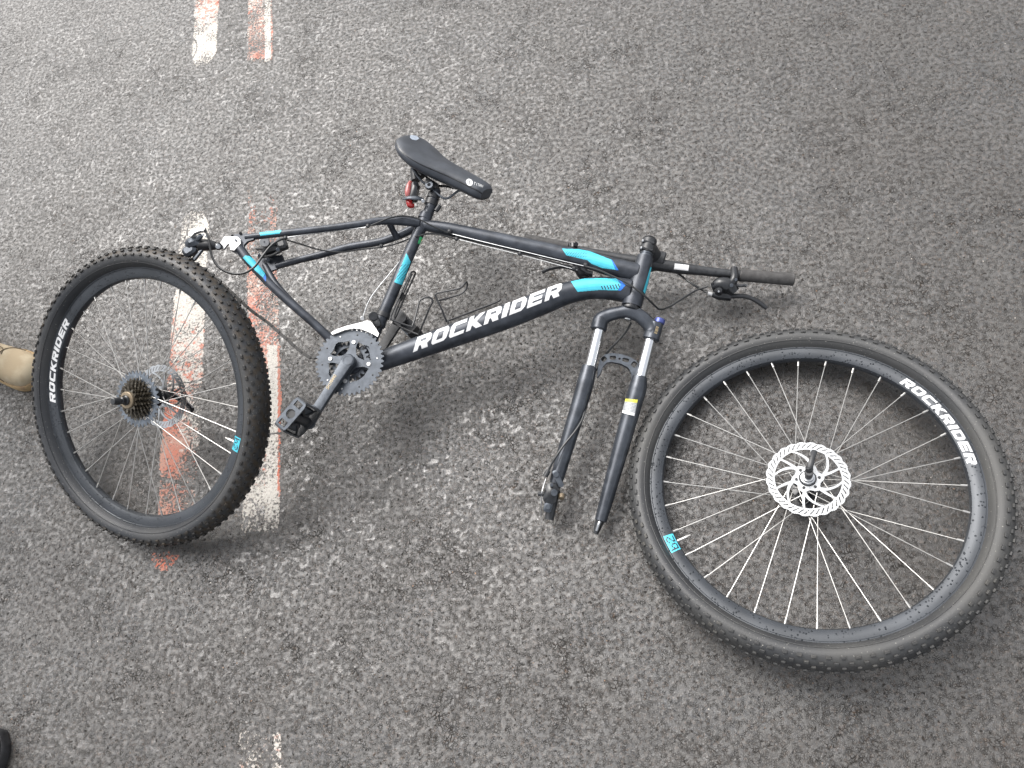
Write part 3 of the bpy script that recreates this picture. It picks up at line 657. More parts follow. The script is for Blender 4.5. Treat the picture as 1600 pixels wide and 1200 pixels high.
ss2 = ftube('seat_stay', [(432, 416, -.066), (466, 406.5, -.062), (505, 397, -.055), (545, 386, -.046), (592, 378, -.036), (617, 370, -.028), (640, 360, -.02), (656, 350, -.012)], [5.4, 5.5, 5.6, 5.8, 6, 6.4, 6.6, 7])
cs = ftube('chain_stay', [(374, 388, .066), (392, 411, .064), (430, 452, .056), (490, 505, .040), (524, 538, .026), (540, 556, .012)], [7.5, 7.3, 6.6, 6.8, 7.5, 8.5])
ftube('chain_stay', [(414, 414, -.066), (436, 450, -.056), (490, 505, -.045), (530, 543, -.032), (552, 566, -.012)], [5, 5, 5, 5.5, 6])
ftube('stay_bridge', [(608, 347, .02), (614, 360, 0), (620.5, 372, -.02)], [5.2, 4.6, 5.2])
def fplate(name, poly, off, th, m, parent=bike, step=.5, holes=(), smooth=30, label=None):
    poly = np.array(poly, float); lo = poly.min(0); hi = poly.max(0); nu, nv = [max(3, int(x/step)) for x in hi-lo]
    U, V = np.meshgrid((np.arange(nu)+.5)/nu, (np.arange(nv)+.5)/nv, indexing='ij'); X = lo[0]+U*(hi[0]-lo[0]); Y = lo[1]+V*(hi[1]-lo[1])
    mk = inpoly(X, Y, poly)
    for hx, hy, ax, ay, an in holes:
        c_, s_ = math.cos(R_(an)), math.sin(R_(an)); dx = X-hx; dy = Y-hy; mk &= ((dx*c_+dy*s_)/ax)**4+((-dx*s_+dy*c_)/ay)**4 > 1
    ue = lo[0]+np.arange(nu+1)/nu*(hi[0]-lo[0]); ve = lo[1]+np.arange(nv+1)/nv*(hi[1]-lo[1])
    top = np.array([[F(x, y, off+th/2) for y in ve] for x in ue]); b = MB(); b.plate(mk, top, top-N*th)
    return b.build(name, M[m], parent, smooth, label=label)
# right and left dropouts
dr = fplate('dropout', [(366, 366), (384, 364.5), (396, 366), (396, 374), (386, 377), (381, 383), (382, 392), (390, 404), (380, 406), (370, 396), (360, 391), (363, 384), (372, 384), (374, 374), (366, 373)], .066, .008, 'frame', smooth=60)
for x, y in ((363, 368.5), (375.5, 364.5)):
    b = MB(); b.cyl(F(x, y, .068), F(x, y, .074), .0035, 12); b.build('bolt', M['gloss'], dr)
fplate('dropout', [(404, 402), (424, 400), (440, 398), (444, 408), (432, 420), (421, 424), (418, 438), (405, 424)], -.066, .008, 'frame', smooth=60)
hg = fplate('derailleur_hanger', [(350, 370), (358, 369), (371, 370), (375.5, 374), (375.5, 381), (370, 386), (366, 391), (360, 390), (359, 382), (356, 380.5), (353.5, 383), (350, 389), (344.5, 389), (342.5, 385), (346, 377)], .074, .007, 'alloy', smooth=60)
b = MB(); b.cyl(F(368, 375, .076), F(368, 375, .082), .003, 12); b.build('bolt', M['steel'], hg)
# rear derailleur
rd = MB(); rd.cyl(F(341, 385, .065), F(341, 385, .086), .0095, 20); rd = rd.build('rear_derailleur', M['plastic'], bike)
b = MB(); b.cyl(F(340.5, 385, .086), F(340.5, 385, .090), .0062, 16); b.cyl(F(340.5, 385, .09), F(340.5, 385, .0915), .003, 12); b.build('pivot_bolt', M['steel'], rd)
b = MB(); b.tube([F(337, 384, .075), F(326, 383, .078), (F(312, 383, .078))], [.010, .014, .015], 14, 4, up=tuple(N)); b.build('pivot_barrel', M['plastic'], rd)
b = MB(); ax0 = nrm(F(316, 374, .09)-F(290, 378, .09)); ax1 = np.cross(N, ax0)
b.box(F(303, 379, .086), (nrm(ax0+.25*ax1), nrm(ax1-.25*ax0), N), (.020, .013, .014), .3); b.box(F(311, 371, .098), (nrm(ax0+.8*ax1), nrm(ax1-.8*ax0), N), (.010, .006, .006), .3); b.build('derailleur_body', M['gunmetal'], rd)
fplate('parallelogram_cap', [(294, 368), (296, 362), (302, 357.5), (312, 355.5), (320, 356.5), (318, 360), (310, 361), (303, 364), (299, 369)], .104, .010, 'alloy', rd, .4, smooth=60)
b = MB(); b.box(F(297, 392, .082), (nrm(ax0+.5*ax1), nrm(ax1-.5*ax0), N), (.017, .013, .010), .25); b.box(F(310, 398, .078), (nrm(ax0+1.2*ax1), nrm(ax1-1.2*ax0), N), (.016, .003, .004)); b.build('derailleur_cage', M['gunmetal'], rd)
for x, y in ((300, 401), (306, 424)):
    b = MB(); b.lathe([(.004, -.003), (.013, -.003), (.015, 0), (.013, .003), (.004, .003)], F(x, y, .062), N, 22, True); b.build('jockey_wheel', M['plastic'], rd)
b = MB(); b.cyl(F(322.5, 369, .092), F(322.5, 369, .102), .0035, 12); b.build('limit_screw', M['steel'], rd); b = MB(); b.cyl(F(317, 367, .095), F(317, 367, .104), .003, 12); b.build('limit_screw', M['steel'], rd)
b = MB(); b.cyl(F(319, 357, .10), F(321, 363, .098), .0032, 10); b.build('cable_adjuster', M['plastic'], rd)
# calliper on the left stays, seen through the gap
rc = MB(); c0 = F(424, 389, -.045); rc.box(c0, (nrm(F(440, 384, -.045)-c0), nrm(F(428, 400, -.045)-c0), N), (.024, .013, .018), .25)
rc.box(F(441, 382, -.03), (nrm(F(440, 384)-F(424, 389)), nrm(F(428, 400)-F(424, 389)), N), (.012, .015, .012), .2); rc = rc.build('rear_brake_calliper', M['plastic'], bike)
b = MB(); b.cyl(F(413, 378, -.03), F(413, 378, -.012), .0125, 24); b.build('calliper_dial', M['alloy'], rc)
b = MB(); b.cyl(F(413, 378, -.012), F(413, 378, -.0105), .002, 8); b.build('bolt', M['gunmetal'], rc); b = MB(); b.cyl(F(434, 390, -.026), F(434, 390, -.018), .005, 14); b.build('bolt', M['gunmetal'], rc); b = MB(); b.cyl(F(419, 406, -.06), F(419, 406, -.050), .005, 14); b.build('bolt', M['gunmetal'], rc); b = MB(); b.cyl(F(405, 399, -.05), F(405, 399, -.04), .004, 14); b.build('bolt', M['gunmetal'], rc)
b = MB(); b.tube([F(401, 389, -.04), F(414, 388, -.03), F(433, 380, -.026)], .0035, 8, 3); b.tube([F(404, 402, -.05), F(424, 399, -.04), F(438, 392, -.04)], .004, 8, 3); b.build('calliper_arm', M['plastic'], rc)

# fork, turned a quarter round so that both legs lie beside each other
SA = nrm(F(986.5, 479)-F(1008, 402))            # steering axis, downwards
fork = MB(); fork.tube([F(989.5, 470), F(985.5, 487)], pr([F(989.5, 470)]*2, [10, 11]), 20, 1); fork = fork.build('suspension_fork', M['chrome'], bike)
b = MB(); b.lathe([(.014, -.003), (.0225, -.003), (.0235, 0), (.0225, .004), (.014, .004)], F(985.7, 482.5), SA, 30, True); b.build('lower_bearing_cover', M['gloss'], fork)
b = MB()
cr = [F(935, 514, -.004), F(939, 500, -.002), F(950, 493, 0), F(967, 488.5, .003), (F(984, 487, .004)), F(1000, 494, .003), F(1013, 506, 0), F(1019.5, 516, -.002), F(1017, 529, -.004)]
b.tube(cr, pr(cr, [13, 12.5, 10.5, 10, 11.5, 11, 11.5, 13.5, 13.2]), 18, 5, up=tuple(N), flat=.85); crown = b.build('fork_crown', M['fork'], fork)
for x, y, x2, y2 in ((939.5, 497, 935, 516), (1024.5, 505, 1017.5, 532)):
    b = MB(); p, q_ = F(x, y, -.004), F(x2, y2, -.004); b.cyl(p, q_, pr([p], [12.3])[0], 24); b.build('crown_socket', M['fork'], fork)
b = MB(); b.cyl(F(982, 492, -.004)-N*0, F(979.5, 500.5, -.006), .0125, 24, .011); b.build('steerer_plug', M['steel'], fork)
b = MB(); p = F(1029.5, 506, -.004); b.cyl(p, p-SA*.012, .0125, 22); b.build('adjuster_knob', M['purple'], fork)
legs = {}
for nm, st, lg, hw in (('left', [(937.5, 511), (921, 578)], [(920.5, 573), (915, 597), (904, 636), (888, 688), (873, 738), (864, 770)], [11.6, 13.6, 13, 12.2, 11.2, 8.5]),
                       ('right', [(1017, 526), (1000, 594)], [(999.5, 589), (996.5, 606), (988, 636), (970, 700), (952, 765), (938.5, 814)], [11.4, 14.3, 14, 12.8, 11.2, 9.6])):
    ftube('stanchion', st, [8.2, 8.4], 'chrome', fork, 24, 1, off=-.004)
    legs[nm] = ftube('lower_leg', [(x, y, -.004) for x, y in lg], hw, 'fork', fork, 26)
    ftube('wiper_seal', [st[1], (st[1][0]-1.4, st[1][1]+5.)], [12.4, 12.2], 'plastic', fork, 24, 1, off=-.004) if 0 else None
ftube('dropout', [(938, 812, -.008), (934.5, 822, -.010), (930.5, 834, -.012)], [7.5, 6.2, 4.2], 'plastic', fork)
ftube('axle_slot', [(937.5, 815, .002), (935.2, 820, .002), (932, 829, -.002)], [2.6, 2.8, 2.2], 'steel', fork)
ftube('dropout', [(868, 765, -.006), (862, 790, -.010), (858, 812, -.012)], [8, 8, 7], 'plastic', fork)
fplate('brace', [(933, 590), (934, 574), (937.5, 561), (945, 554), (955, 551.5), (970, 553), (984, 557.5), (994, 563.5), (1000, 574), (999, 592), (986.5, 594), (986.5, 584), (982, 574.5), (970, 568), (956, 565.5), (949, 566), (942.5, 572), (938, 584)], -.020, .013, 'gunmetal', fork, .5,
       ((943.5, 561, 4.2, 3.6, -45), (957.5, 559, 5, 3.1, 0), (977.5, 562.5, 5.2, 3.0, 14), (991, 569.5, 4.4, 4.4, 40), (968, 560.5, 1.5, 1.5, 0)), 60, label='dark grey fork arch with four openings')
# front calliper on the left leg
fc = MB(); c0 = F(861, 771, .008); a_ = nrm(F(856, 792, .008)-F(864, 758, .008)); s_ = np.cross(N, a_)
fc.box(c0, (a_, s_, N), (.024, .015, .013), .3); fc = fc.build('front_brake_calliper', M['gloss'], fork)
b = MB(); b.box(F(872, 748, .014), (nrm(a_+.8*s_), nrm(s_-.8*a_), N), (.020, .006, .005), .3); b.box(F(857, 789, .008), (a_, s_, N), (.016, .009, .006), .3); b.build('calliper_mount', M['gunmetal'], fc)
b = MB(); b.cyl(F(869, 741.5, .014), F(869, 741.5, .024), .0065, 18); b.build('bolt', M['gunmetal'], fc); b = MB(); b.cyl(F(856, 792, .012), F(856, 792, .020), .006, 18); b.build('bolt', M['gunmetal'], fc); b = MB(); b.cyl(F(866, 770, .02), F(866, 770, .028), .0075, 18); b.build('bolt', M['gunmetal'], fc); b = MB(); b.cyl(F(862, 758, .02), F(862, 758, .026), .004, 12); b.build('bolt', M['gunmetal'], fc)
b = MB(); b.cyl(F(877, 772, 0), F(877, 779, .004), .007, 16); b.build('pad_dial', M['cogtan'], fc)
b = MB(); b.cyl(F(852, 744.5, .012), F(857, 735, .012), .0058, 14); b.build('cable_stop', M['plastic'], fc); b = MB(); b.cyl(F(840.5, 771.5, .01), F(850, 772, .01), .0052, 14); b.build('cable_stop', M['plastic'], fc)
b = MB(); b.tube([F(853, 748, .012), F(849, 760, .012), F(846, 775, .012), F(845.5, 806, -.02)], .0011, 6, 4); b.build('inner_wire', M['steel'], fc)
# stem and bar
stc = F(1013, 384, 0); stem = MB(); stem.cyl(F(1008.5, 402), F(1010.3, 394.5), .0148, 26)
b = stem
for k in range(3): b.lathe([(.014, 0), (.0158, .0012), (.0158, .0042), (.014, .0054)], F(1008.2, 403)-SA*(.0062*k+.001), -SA, 26)
stem = b.build('headset_spacer', M['gunmetal'], bike)
BO = -.060
barc = F(1022, 404, BO)
b = MB(); b.cyl(F(1010, 396), F(1015.5, 374), .0175, 26); b.tube([stc-N*.004, (stc+barc)/2, barc], [.015, .0165, .019], 18, 4, flat=1.15); st_ = b.build('stem', M['plastic'], bike)
b = MB(); b.lathe([(0, .003), (.013, .003), (.0155, 0)], F(1015.6, 373.5), -SA, 24); b.build('top_cap', M['gloss'], st_)
for y, x in ((378.5, 1013.8), (389.5, 1011.3)):
    p = F(x, y, .014); b = MB(); sv = nrm(np.cross(SA, N)); b.cyl(p-sv*.013, p+sv*.013, .0038, 12); b.build('bolt', M['gloss'], st_)
    b = MB(); b.cyl(p+sv*.0125, p+sv*.0165, .0042, 12); b.build('bolt', M['steel'], st_)
b = MB(); sv = nrm(F(1035, 416, BO)-F(1010, 410, BO)); b.cyl(barc-sv*.026+0, barc+sv*.026, .0215, 24); b.build('stem_clamp', M['plastic'], st_)
barp = [(824, 378, BO), (894, 389, BO), (950, 400, BO), (990, 408, BO), (1022, 413, BO), (1060, 418.5, BO), (1095, 423, BO), (1150, 429, BO), (1236, 436.5, BO)]
bar = ftube('handlebar', barp, [6.3, 6.3, 7, 9.2, 9.6, 9.4, 7.4, 7, 7], 'plastic')
g1 = ftube('grip', [(822, 374.5, BO), (823, 375.2, BO), (858, 381.5, BO), (888, 387.5, BO)], [8.4, 9.4, 9, 9], 'grip', bar)
g2 = ftube('grip', [(1155.5, 430, BO), (1157, 430.2, BO), (1165, 430.8, BO), (1200, 433.5, BO), (1235, 436.2, BO), (1239, 436.5, BO), (1240.5, 436.6, BO)], [9, 10, 9.6, 9.7, 10, 10.3, 8.8], 'grip', bar, 22, 3)
lv = MB(); lv.tube([F(1147, 420, BO+.006), F(1147, 436, BO+.016), F(1140, 446, BO+.008)], [.009, .010, .011], 14, 4)
lv.tube([F(1112, 449, BO), F(1124, 445, BO+.004), F(1138, 447, BO+.004), F(1148, 457, BO)], [.009, .018, .020, .013], 18, 5)
lv.tube([F(1113, 459, BO-.01), F(1124, 461, BO-.01), F(1142, 463, BO-.01)], [.008, .012, .012], 14, 4)
lv = lv.build('brake_lever', M['gloss'], bar)
ftube('lever_blade', [(1128, 463, BO-.014), (1148, 462.5, BO-.012), (1163, 463, BO-.012), (1176, 467, BO-.014), (1188, 474, BO-.018), (1198, 482, BO-.022)], [4.5, 4, 3.6, 3.4, 3.6, 3.4], 'plastic', lv)
ftube('shift_paddle', [(1146, 444, BO+.01), (1156, 446.5, BO+.012), (1163, 445.5, BO+.012), (1167, 447, BO+.012)], [2.6, 2.4, 2.6, 3], 'plastic', lv)
b = MB(); b.lathe([(0, .010), (.006, .0095), (.0085, .006), (.0105, 0)], F(1123, 455.5, BO+.018), N, 22); b.build('shifter_dome', M['gloss'], lv)
b = MB(); b.cyl(F(1123, 455.5, BO+.0275), F(1123, 455.5, BO+.0295), .0022, 10); b.build('bolt', M['steel'], lv)
b = MB(); b.cyl(F(1143, 446, BO+.022), F(1143, 446, BO+.028), .0045, 14); b.build('bolt', M['gunmetal'], lv); b = MB(); b.cyl(F(1150, 437, BO+.022), F(1150, 437, BO+.027), .0035, 14); b.build('bolt', M['gunmetal'], lv)
b = MB(); b.cyl(F(1113, 460, BO-.008), F(1106, 458, BO-.008), .0058, 14); b.build('barrel_adjuster', M['alloy'], lv)
lv2 = MB(); lv2.tube([F(896, 382, BO+.012), F(896, 388, BO+.013)], [.010, .010], 14, 1); lv2.tube([F(896, 392, BO), F(903, 412, BO-.015), F(912, 428, BO-.02), F(926, 430, BO-.02)], [.010, .014, .016, .010], 14, 4); lv2 = lv2.build('brake_lever', M['gloss'], bar)
ftube('lever_blade', [(905, 424, BO-.02), (888, 417, BO-.02), (872, 417, BO-.022), (858, 420, BO-.026), (847, 425, BO-.03)], [4, 3.4, 3.2, 3.3, 3.2], 'plastic', lv2)
b = MB(); b.cyl(F(890, 380, BO+.015), F(893, 390, BO+.015), .004, 12); b.build('bolt', M['gloss'], lv2); b = MB(); b.cyl(F(900, 381.5, BO+.02), F(900, 381.5, BO+.026), .0055, 14); b.build('bolt', M['gloss'], lv2)

# seat post, saddle, rear light
post = ftube('seat_post', [(664, 346), (673, 322), (681, 297.5)], [8.6, 8.5, 8.3], 'frame', sub=2, seg=22)
ftube('post_clamp', [(663, 342.5), (666.5, 334)], [10.4, 10], 'frame', post, sub=1)
e0 = F(640, 222, .02); e1 = F(764, 300, .02); SL = nrm(e1-e0); SE = np.cross(N, SL)          # SE: saddle up lies in the frame plane
if SE.dot(F(700, 230)-F(700, 260)) < 0: SE = -SE
al = R_(38); SU = math.cos(al)*SE+math.sin(al)*N; SW = math.cos(al)*N-math.sin(al)*SE
stat = [((640.0, 206.5), (633.0, 226.0), 0.01), ((647.0, 199.8), (630.0, 235.3), 0.0174), ((657.0, 201.1), (634.0, 246.6), 0.0217), ((668.0, 208.5), (641.0, 258.0), 0.0241), ((680.0, 220.8), (653.0, 268.3), 0.0255), ((693.0, 235.6), (670.0, 276.1), 0.0268), ((707.0, 247.4), (690.0, 283.9), 0.0282), ((722.0, 257.7), (711.0, 292.2), 0.0275), ((736.0, 266.0), (728.0, 300.0), 0.0269), ((748.0, 273.4), (743.0, 307.4), 0.0263), ((757.0, 281.7), (754.0, 313.2), 0.0246), ((762.0, 290.0), (759.5, 314.0), 0.019)]
rings = []; under = []
for i, (a_, b_, h) in enumerate(stat):
    A = F(*a_, .02); B = F(*b_, .02); c_ = (A+B)/2; ext = abs((A-B).dot(SE))/2+.001; wd = math.sqrt(max(ext**2-(h*.62*math.cos(al))**2, .0001))/math.sin(al)
    wd = min(wd, .10); rg = []
    for t in np.linspace(0, 2*math.pi, 36, endpoint=False):
        x, y = math.cos(t), math.sin(t); ee = .62
        X = wd*math.copysign(abs(x)**ee, x); Y = h*math.copysign(abs(y)**.8, y); Y = Y*(.62 if y > 0 else .95)
        Y -= .10*(X*X)/max(wd, .02)*(1 if wd > .035 else .3)
        rg.append(c_+SW*X+SU*Y)
    rings.append(rg)
    under.append((c_, wd, h))
# smooth the outline between stations
rings = [list(r) for r in zip(*[spline(col, 4) for col in zip(*rings)])]
b = MB(); b.loft(rings); saddle = b.build('saddle', M['saddle'], bike, 50)
b = MB(); rr_ = []
for c_, wd, h in under[1:]:
    rr_.append([c_+SW*math.cos(t)*wd*.97-SU*(h*.62+.006*abs(math.sin(t))*(1 if math.sin(t) < 0 else .2)) for t in np.linspace(0, 2*math.pi, 20, endpoint=False)])
b.loft(rr_); b.build('saddle_shell', M['plastic'], saddle, 40)
b = MB()
for c_ in range(1):
    edge = [rg[2] for rg in rings]; edge2 = [rg[16] for rg in rings]
    b.tube([e-SU*.004 for e in edge2[::4]], .0021, 8, 4); b.tube([e-SU*.003 for e in edge[::4]], .0021, 8, 4)
b.build('saddle_piping', M['gloss'], saddle)
for offw in (.018, -.016):
    b = MB(); cl = F(677, 290, .0); pts = [F(650, 262, 0)+SW*offw, F(664, 281, 0)+SW*offw, cl+SW*offw, F(694, 292+(0 if offw < 0 else 14), 0)+SW*offw*.9, F(704, 294+(0 if offw < 0 else 15), 0)+SW*offw*.7, F(722, 297, 0)+SW*offw*.6, F(738, 303, 0)+SW*offw*.4]
    b.tube(pts, .0030, 10, 5); b.build('saddle_rail', M['gunmetal'] if offw > 0 else M['gloss'], saddle)
b = MB(); b.cyl(F(671, 290, -.022), F(671, 290, .030), .0115, 22); b.box(F(676, 291, .0), (SL, SE, N), (.018, .008, .020), .2); cl_ = b.build('saddle_clamp', M['plastic'], post)
b = MB(); b.lathe([(.004, .001), (.0045, .005), (.0095, .005), (.0105, .001)], F(671, 290, .029), N, 20); b.build('clamp_nut', M['gunmetal'], cl_)
b = MB(); b.cyl(F(648, 265, .0), F(650, 283, 0), .0115, 18); b.tube([F(646, 262, .0), F(660, 276, 0)], .010, 12, 1); b.build('rear_bumper', M['plastic'], saddle)
lt = MB(); la = nrm(F(643, 313, .02)-F(647, 288, .02)); ls = np.cross(N, la); lt.box(F(648, 300, .015), (la, ls, N), (.024, .008, .014), .25); lt = lt.build('rear_light', M['gloss'], bike)
b = MB(); b.tube([F(642, 285, .018), F(639.5, 293, .02), F(638, 302, .02), F(638.5, 307, .018)], [.006, .0085, .0085, .007], 14, 4, flat=1.3); b.build('lens', M['pink'], lt)
b = MB(); b.tube([F(638.5, 312.5, .016), F(641, 320, .014), F(647, 321.5, .01)], [.008, .009, .005], 14, 4, flat=1.2); b.build('lens', M['red'], lt)
b = MB(); b.tube([F(630, 311, .024), F(638, 309, .032), F(652, 309.5, .030), F(662, 312, .022)], [.0035, .005, .0065, .0045], 10, 4, flat=.6); b.build('mount_bracket', M['gunmetal'], lt)
b = MB(); b.cyl(F(661, 314, .024), F(661, 314, .032), .0045, 12); b.build('bolt', M['steel'], lt)
for y1_, y2_ in ((304, 311), (313, 321)):
    x1_ = 676.5+(304-y1_)*.36+2; ftube('clamp_band', [(x1_, y1_), (x1_-(y2_-y1_)*.36, y2_)], [10, 10], 'plastic', lt, sub=1, seg=22)
ftube('band_lug', [(681, 330), (687, 321)], [4, 4], 'plastic', lt, sub=1)

# crankset
a_c = nrm(F(484, 660, .062)-F(544.5, 564, .062)); s_c = np.cross(N, a_c)
def ringplate(name, teeth, r_out, r_in, off, m, parent, kidneys=False, arms=4):
    nt2 = teeth*12; nr2 = 36; Tt, Qq = np.meshgrid((np.arange(nt2)+.5)/nt2*2*math.pi, r_in+(np.arange(nr2)+.5)/nr2*(r_out+.0025-r_in), indexing='ij')
    mk = Qq < r_out-.0025+.005*np.clip(np.cos(Tt*teeth)*1.3, -.7, .75)
    if kidneys:
        am = Tt % (math.pi*2/arms); am = np.minimum(am, math.pi*2/arms-am); mk &= ~((Qq > .023) & (Qq < .0525+.0035*np.cos(am*8)) & (am*Qq > .0082+.004*((Qq-.038)/.014)**2))
        lug = ((am*Qq)**2+(Qq-.047)**2) < .0075**2; mk |= lug
    else:
        am = Tt % (math.pi*2/arms); am = np.minimum(am, math.pi*2/arms-am); mk &= ~((Qq < r_in+.005) & (am*Qq > .009))
    te2 = np.arange(nt2+1)/nt2*2*math.pi; re2 = np.linspace(r_in, r_out+.0025, nr2+1); B = F(544.8+1.5, 565, off)
    di = np.cos(te2+1.93)[:, None]*a_c+np.sin(te2+1.93)[:, None]*s_c
    top = B+di[:, None, :]*re2[None, :, None]+N*.0012; b = MB(); b.wrap = True; b.plate(mk, top, top-N*.0024); return b.build(name, m, parent, 30)
cm = MB(); cm.cyl(BB-N*.05, BB+N*.056, .011, 20); cm = cm.build('crank_axle', M['gunmetal'], bike)
r1 = ringplate('chainring', 42, .0815, .012, .050, M['gunmetal'], cm, True)
ringplate('chainring', 34, .0660, .046, .043, M['gunmetal'], cm)
ringplate('chainring', 24, .0470, .030, .035, M['gunmetal'], cm)
for k in range(4):
    x = 1.93+k*math.pi/2; p = F(546.3, 565, .0512)+(math.cos(x)*a_c+math.sin(x)*s_c)*.047
    b = MB(); b.lathe([(0, .0012), (.002, .0012), (.0025, .003), (.0045, .003), (.0052, 0)], p, N, 14); b.build('bolt', M['alloy'], r1)
for k in range(10):
    x = k*.628+.3; p = F(546.3, 565, .0512)+(math.cos(x)*a_c+math.sin(x)*s_c)*.066
    b = MB(); b.lathe([(0, .0014), (.0018, .0012), (.0022, 0)], p, N, 10); b.build('rivet', M['gloss'] if k % 3 else M['alloy'], r1)
def crank(off, sign, c2, px=None):
    d = a_c*sign; z = N*np.sign(off); rg = []
    C0 = F(544.5, 564, off) if off > 0 else BB+N*off; L_ = .166
    for s in np.linspace(0, 1, 14):
        w_ = .0155-.0035*min(1, s*2.2)+.002*max(0, s-.8)*5
        th = .0075-.0015*s; p = C0+d*(L_*s)+z*(.004*math.sin(s*1.6)); w0 = w_
        rg.append([p+s_c*w0*x+z*th*y for x, y in ((1, .2), (.86, .85), (.4, 1), (-.4, 1), (-.86, .85), (-1, .2), (-1, -.6), (-.85, -1), (.85, -1), (1, -.6))])
    b = MB(); b.loft(rg)
    b.lathe([(0, .0075), (.013, .0075), (.0155, .005), (.0155, -.0075), (0, -.0075)], C0, z, 28); p = C0+d*L_+z*.004
    b.lathe([(0, .0058), (.0135, .0058), (.0145, .004), (.0145, -.006), (0, -.006)], p, z, 28)
    o = b.build('crank_arm', M[c2], cm, 40)
    b = MB(); b.lathe([(.0095, .0074), (.0092, .0085), (.0115, .0085), (.012, .0074)], C0, z, 28, True); b.lathe([(0, .0078), (.0088, .0078), (.0090, .0072)], C0, z, 28); b.build('crank_cap', M['gunmetal'], o)
    return o, p, z
ca, pe, z_ = crank(.064, 1, 'gunmetal', 1)
cb, pe2, z2_ = crank(-.060, -1, 'plastic')
def pedal(pe, z, la, off0=.016, W=.084):
    """cage pedal: spindle along z, cage long axis la"""
    la = nrm(la-z*la.dot(z)); lb = np.cross(z, la); c = pe+z*(off0+W/2)
    b = MB(); b.cyl(pe, pe+z*(off0+W*.8), .0075, 16); b.cyl(pe+z*(off0), pe+z*(off0+W*.95), .0125, 16, .010); root = b.build('pedal', M['plastic'], bike)
    HL, HT = .037, .0125
    b = MB()
    # side plates with saw teeth, running along the spindle direction
    for s in (1, -1):
        b.box(c+la*HL*s, (z, lb, la), (W/2, HT, .0022), .1)
        for k in range(9):
            for t in (1, -1):
                b.box(c+la*HL*s+z*((k-4)*W/9.5)+lb*HT*t, (nrm(z+lb*t), nrm(lb*t-z), la), (.0032, .0032, .0018), .1)
    b.build('toothed_plate', M['gloss'], root)
    for e, t in ((off0+W, 1), (off0+.004, 0)):
        nu, nv = 74, 28; U, V = np.meshgrid((np.arange(nu)+.5)/nu*2-1, (np.arange(nv)+.5)/nv*2-1, indexing='ij'); X = U*HL; Y = V*.016
        mk = (np.abs(X)/HL)**6+(np.abs(Y)/.016)**6 < 1
        if t: mk &= ~(X**2+Y**2 < .0105**2) & ~((np.abs(np.abs(X)-.0245) < .0062) & (np.abs(Y) < .0095))
        ue = (np.arange(nu+1)/nu*2-1)*HL; ve = (np.arange(nv+1)/nv*2-1)*.016; top = np.array([[pe+z*e+la*x+lb*y for y in ve] for x in ue])
        b = MB(); b.plate(mk, top, top-z*.0045); b.build('cage_end', M['gunmetal'] if t else M['plastic'], root, 30)
    b = MB()
    for s in (1, -1): b.box(c+la*.021*s-z*.004, (la, lb, z), (.0095, .0075, .021), .2)
    b.build('foot_block', M['gunmetal'], root)
    b = MB()
    for s in (1, -1):
        b.box(c+la*.018*s+z*.024, (nrm(la*s+lb*.3), lb, z), (.018, .0035, .003), .2); b.tube([c+la*.034*s-z*.03+lb*.008, c+la*.012*s+z*.002+lb*.009, c+la*.030*s+z*.034+lb*.008], .0028, 8, 4)
    b.build('cage_rib', M['plastic'], root)
    return root
pedal(pe, z_, F(428, 659, .15)-F(460, 622, .15))
pedal(pe2, z2_, F(640, 500, -.1)-F(610, 470, -.1), W=.078)

# front derailleur
fd = fplate('front_derailleur', [(517, 520), (521, 517), (528, 513.5), (542, 509), (556, 505.5), (566, 503), (574, 500.5), (580, 503), (588, 514), (592, 521), (590, 526.5), (583, 522), (574, 518), (565, 514.5), (553, 513), (540, 515), (528, 519.5), (519, 523)], .058, .003, 'alloy', smooth=60, label='pale alloy cage plate over the chainring')
b = MB(); b.cyl(F(583, 494, .03), F(583, 494, .052), .011, 20); b.box(F(588, 502, .035), (nrm(F(588, 502)-F(583, 490)), nrm(np.cross(N, F(588, 502)-F(583, 490))), N), (.016, .008, .010), .2); b.build('pivot', M['plastic'], fd)
b = MB(); b.cyl(F(566, 497.5, .05), F(566, 497.5, .058), .005, 14); b.build('bolt', M['alloy'], fd)
ftube('tube_band', [(600, 489), (597.5, 495.5)], [11, 11], 'plastic', fd, sub=1)
ftube('inner_wire', [(566, 498, .054), (580, 464, .03), (620, 414, .012), (627, 404, .0)], .7, 'steel', fd)
ftube('inner_blade', [(530, 524, .036), (555, 517, .036), (578, 523, .036)], 2.2, 'alloy', fd)
# chain: separate links from the rings to the derailleur
chain = MB(); path = []
B0 = F(546.3, 565, .043)
for a0 in np.linspace(R_(250), R_(60), 19):
    path.append(B0+.0655*(math.cos(a0)*np.array(a_c)+math.sin(a0)*s_c))
tail = [F(488, 559, .045), F(447, 529, .05), F(421, 506, .052), F(391, 484, .058), F(352, 448, .060), F(318, 424, .062), F(300, 408, .062)]
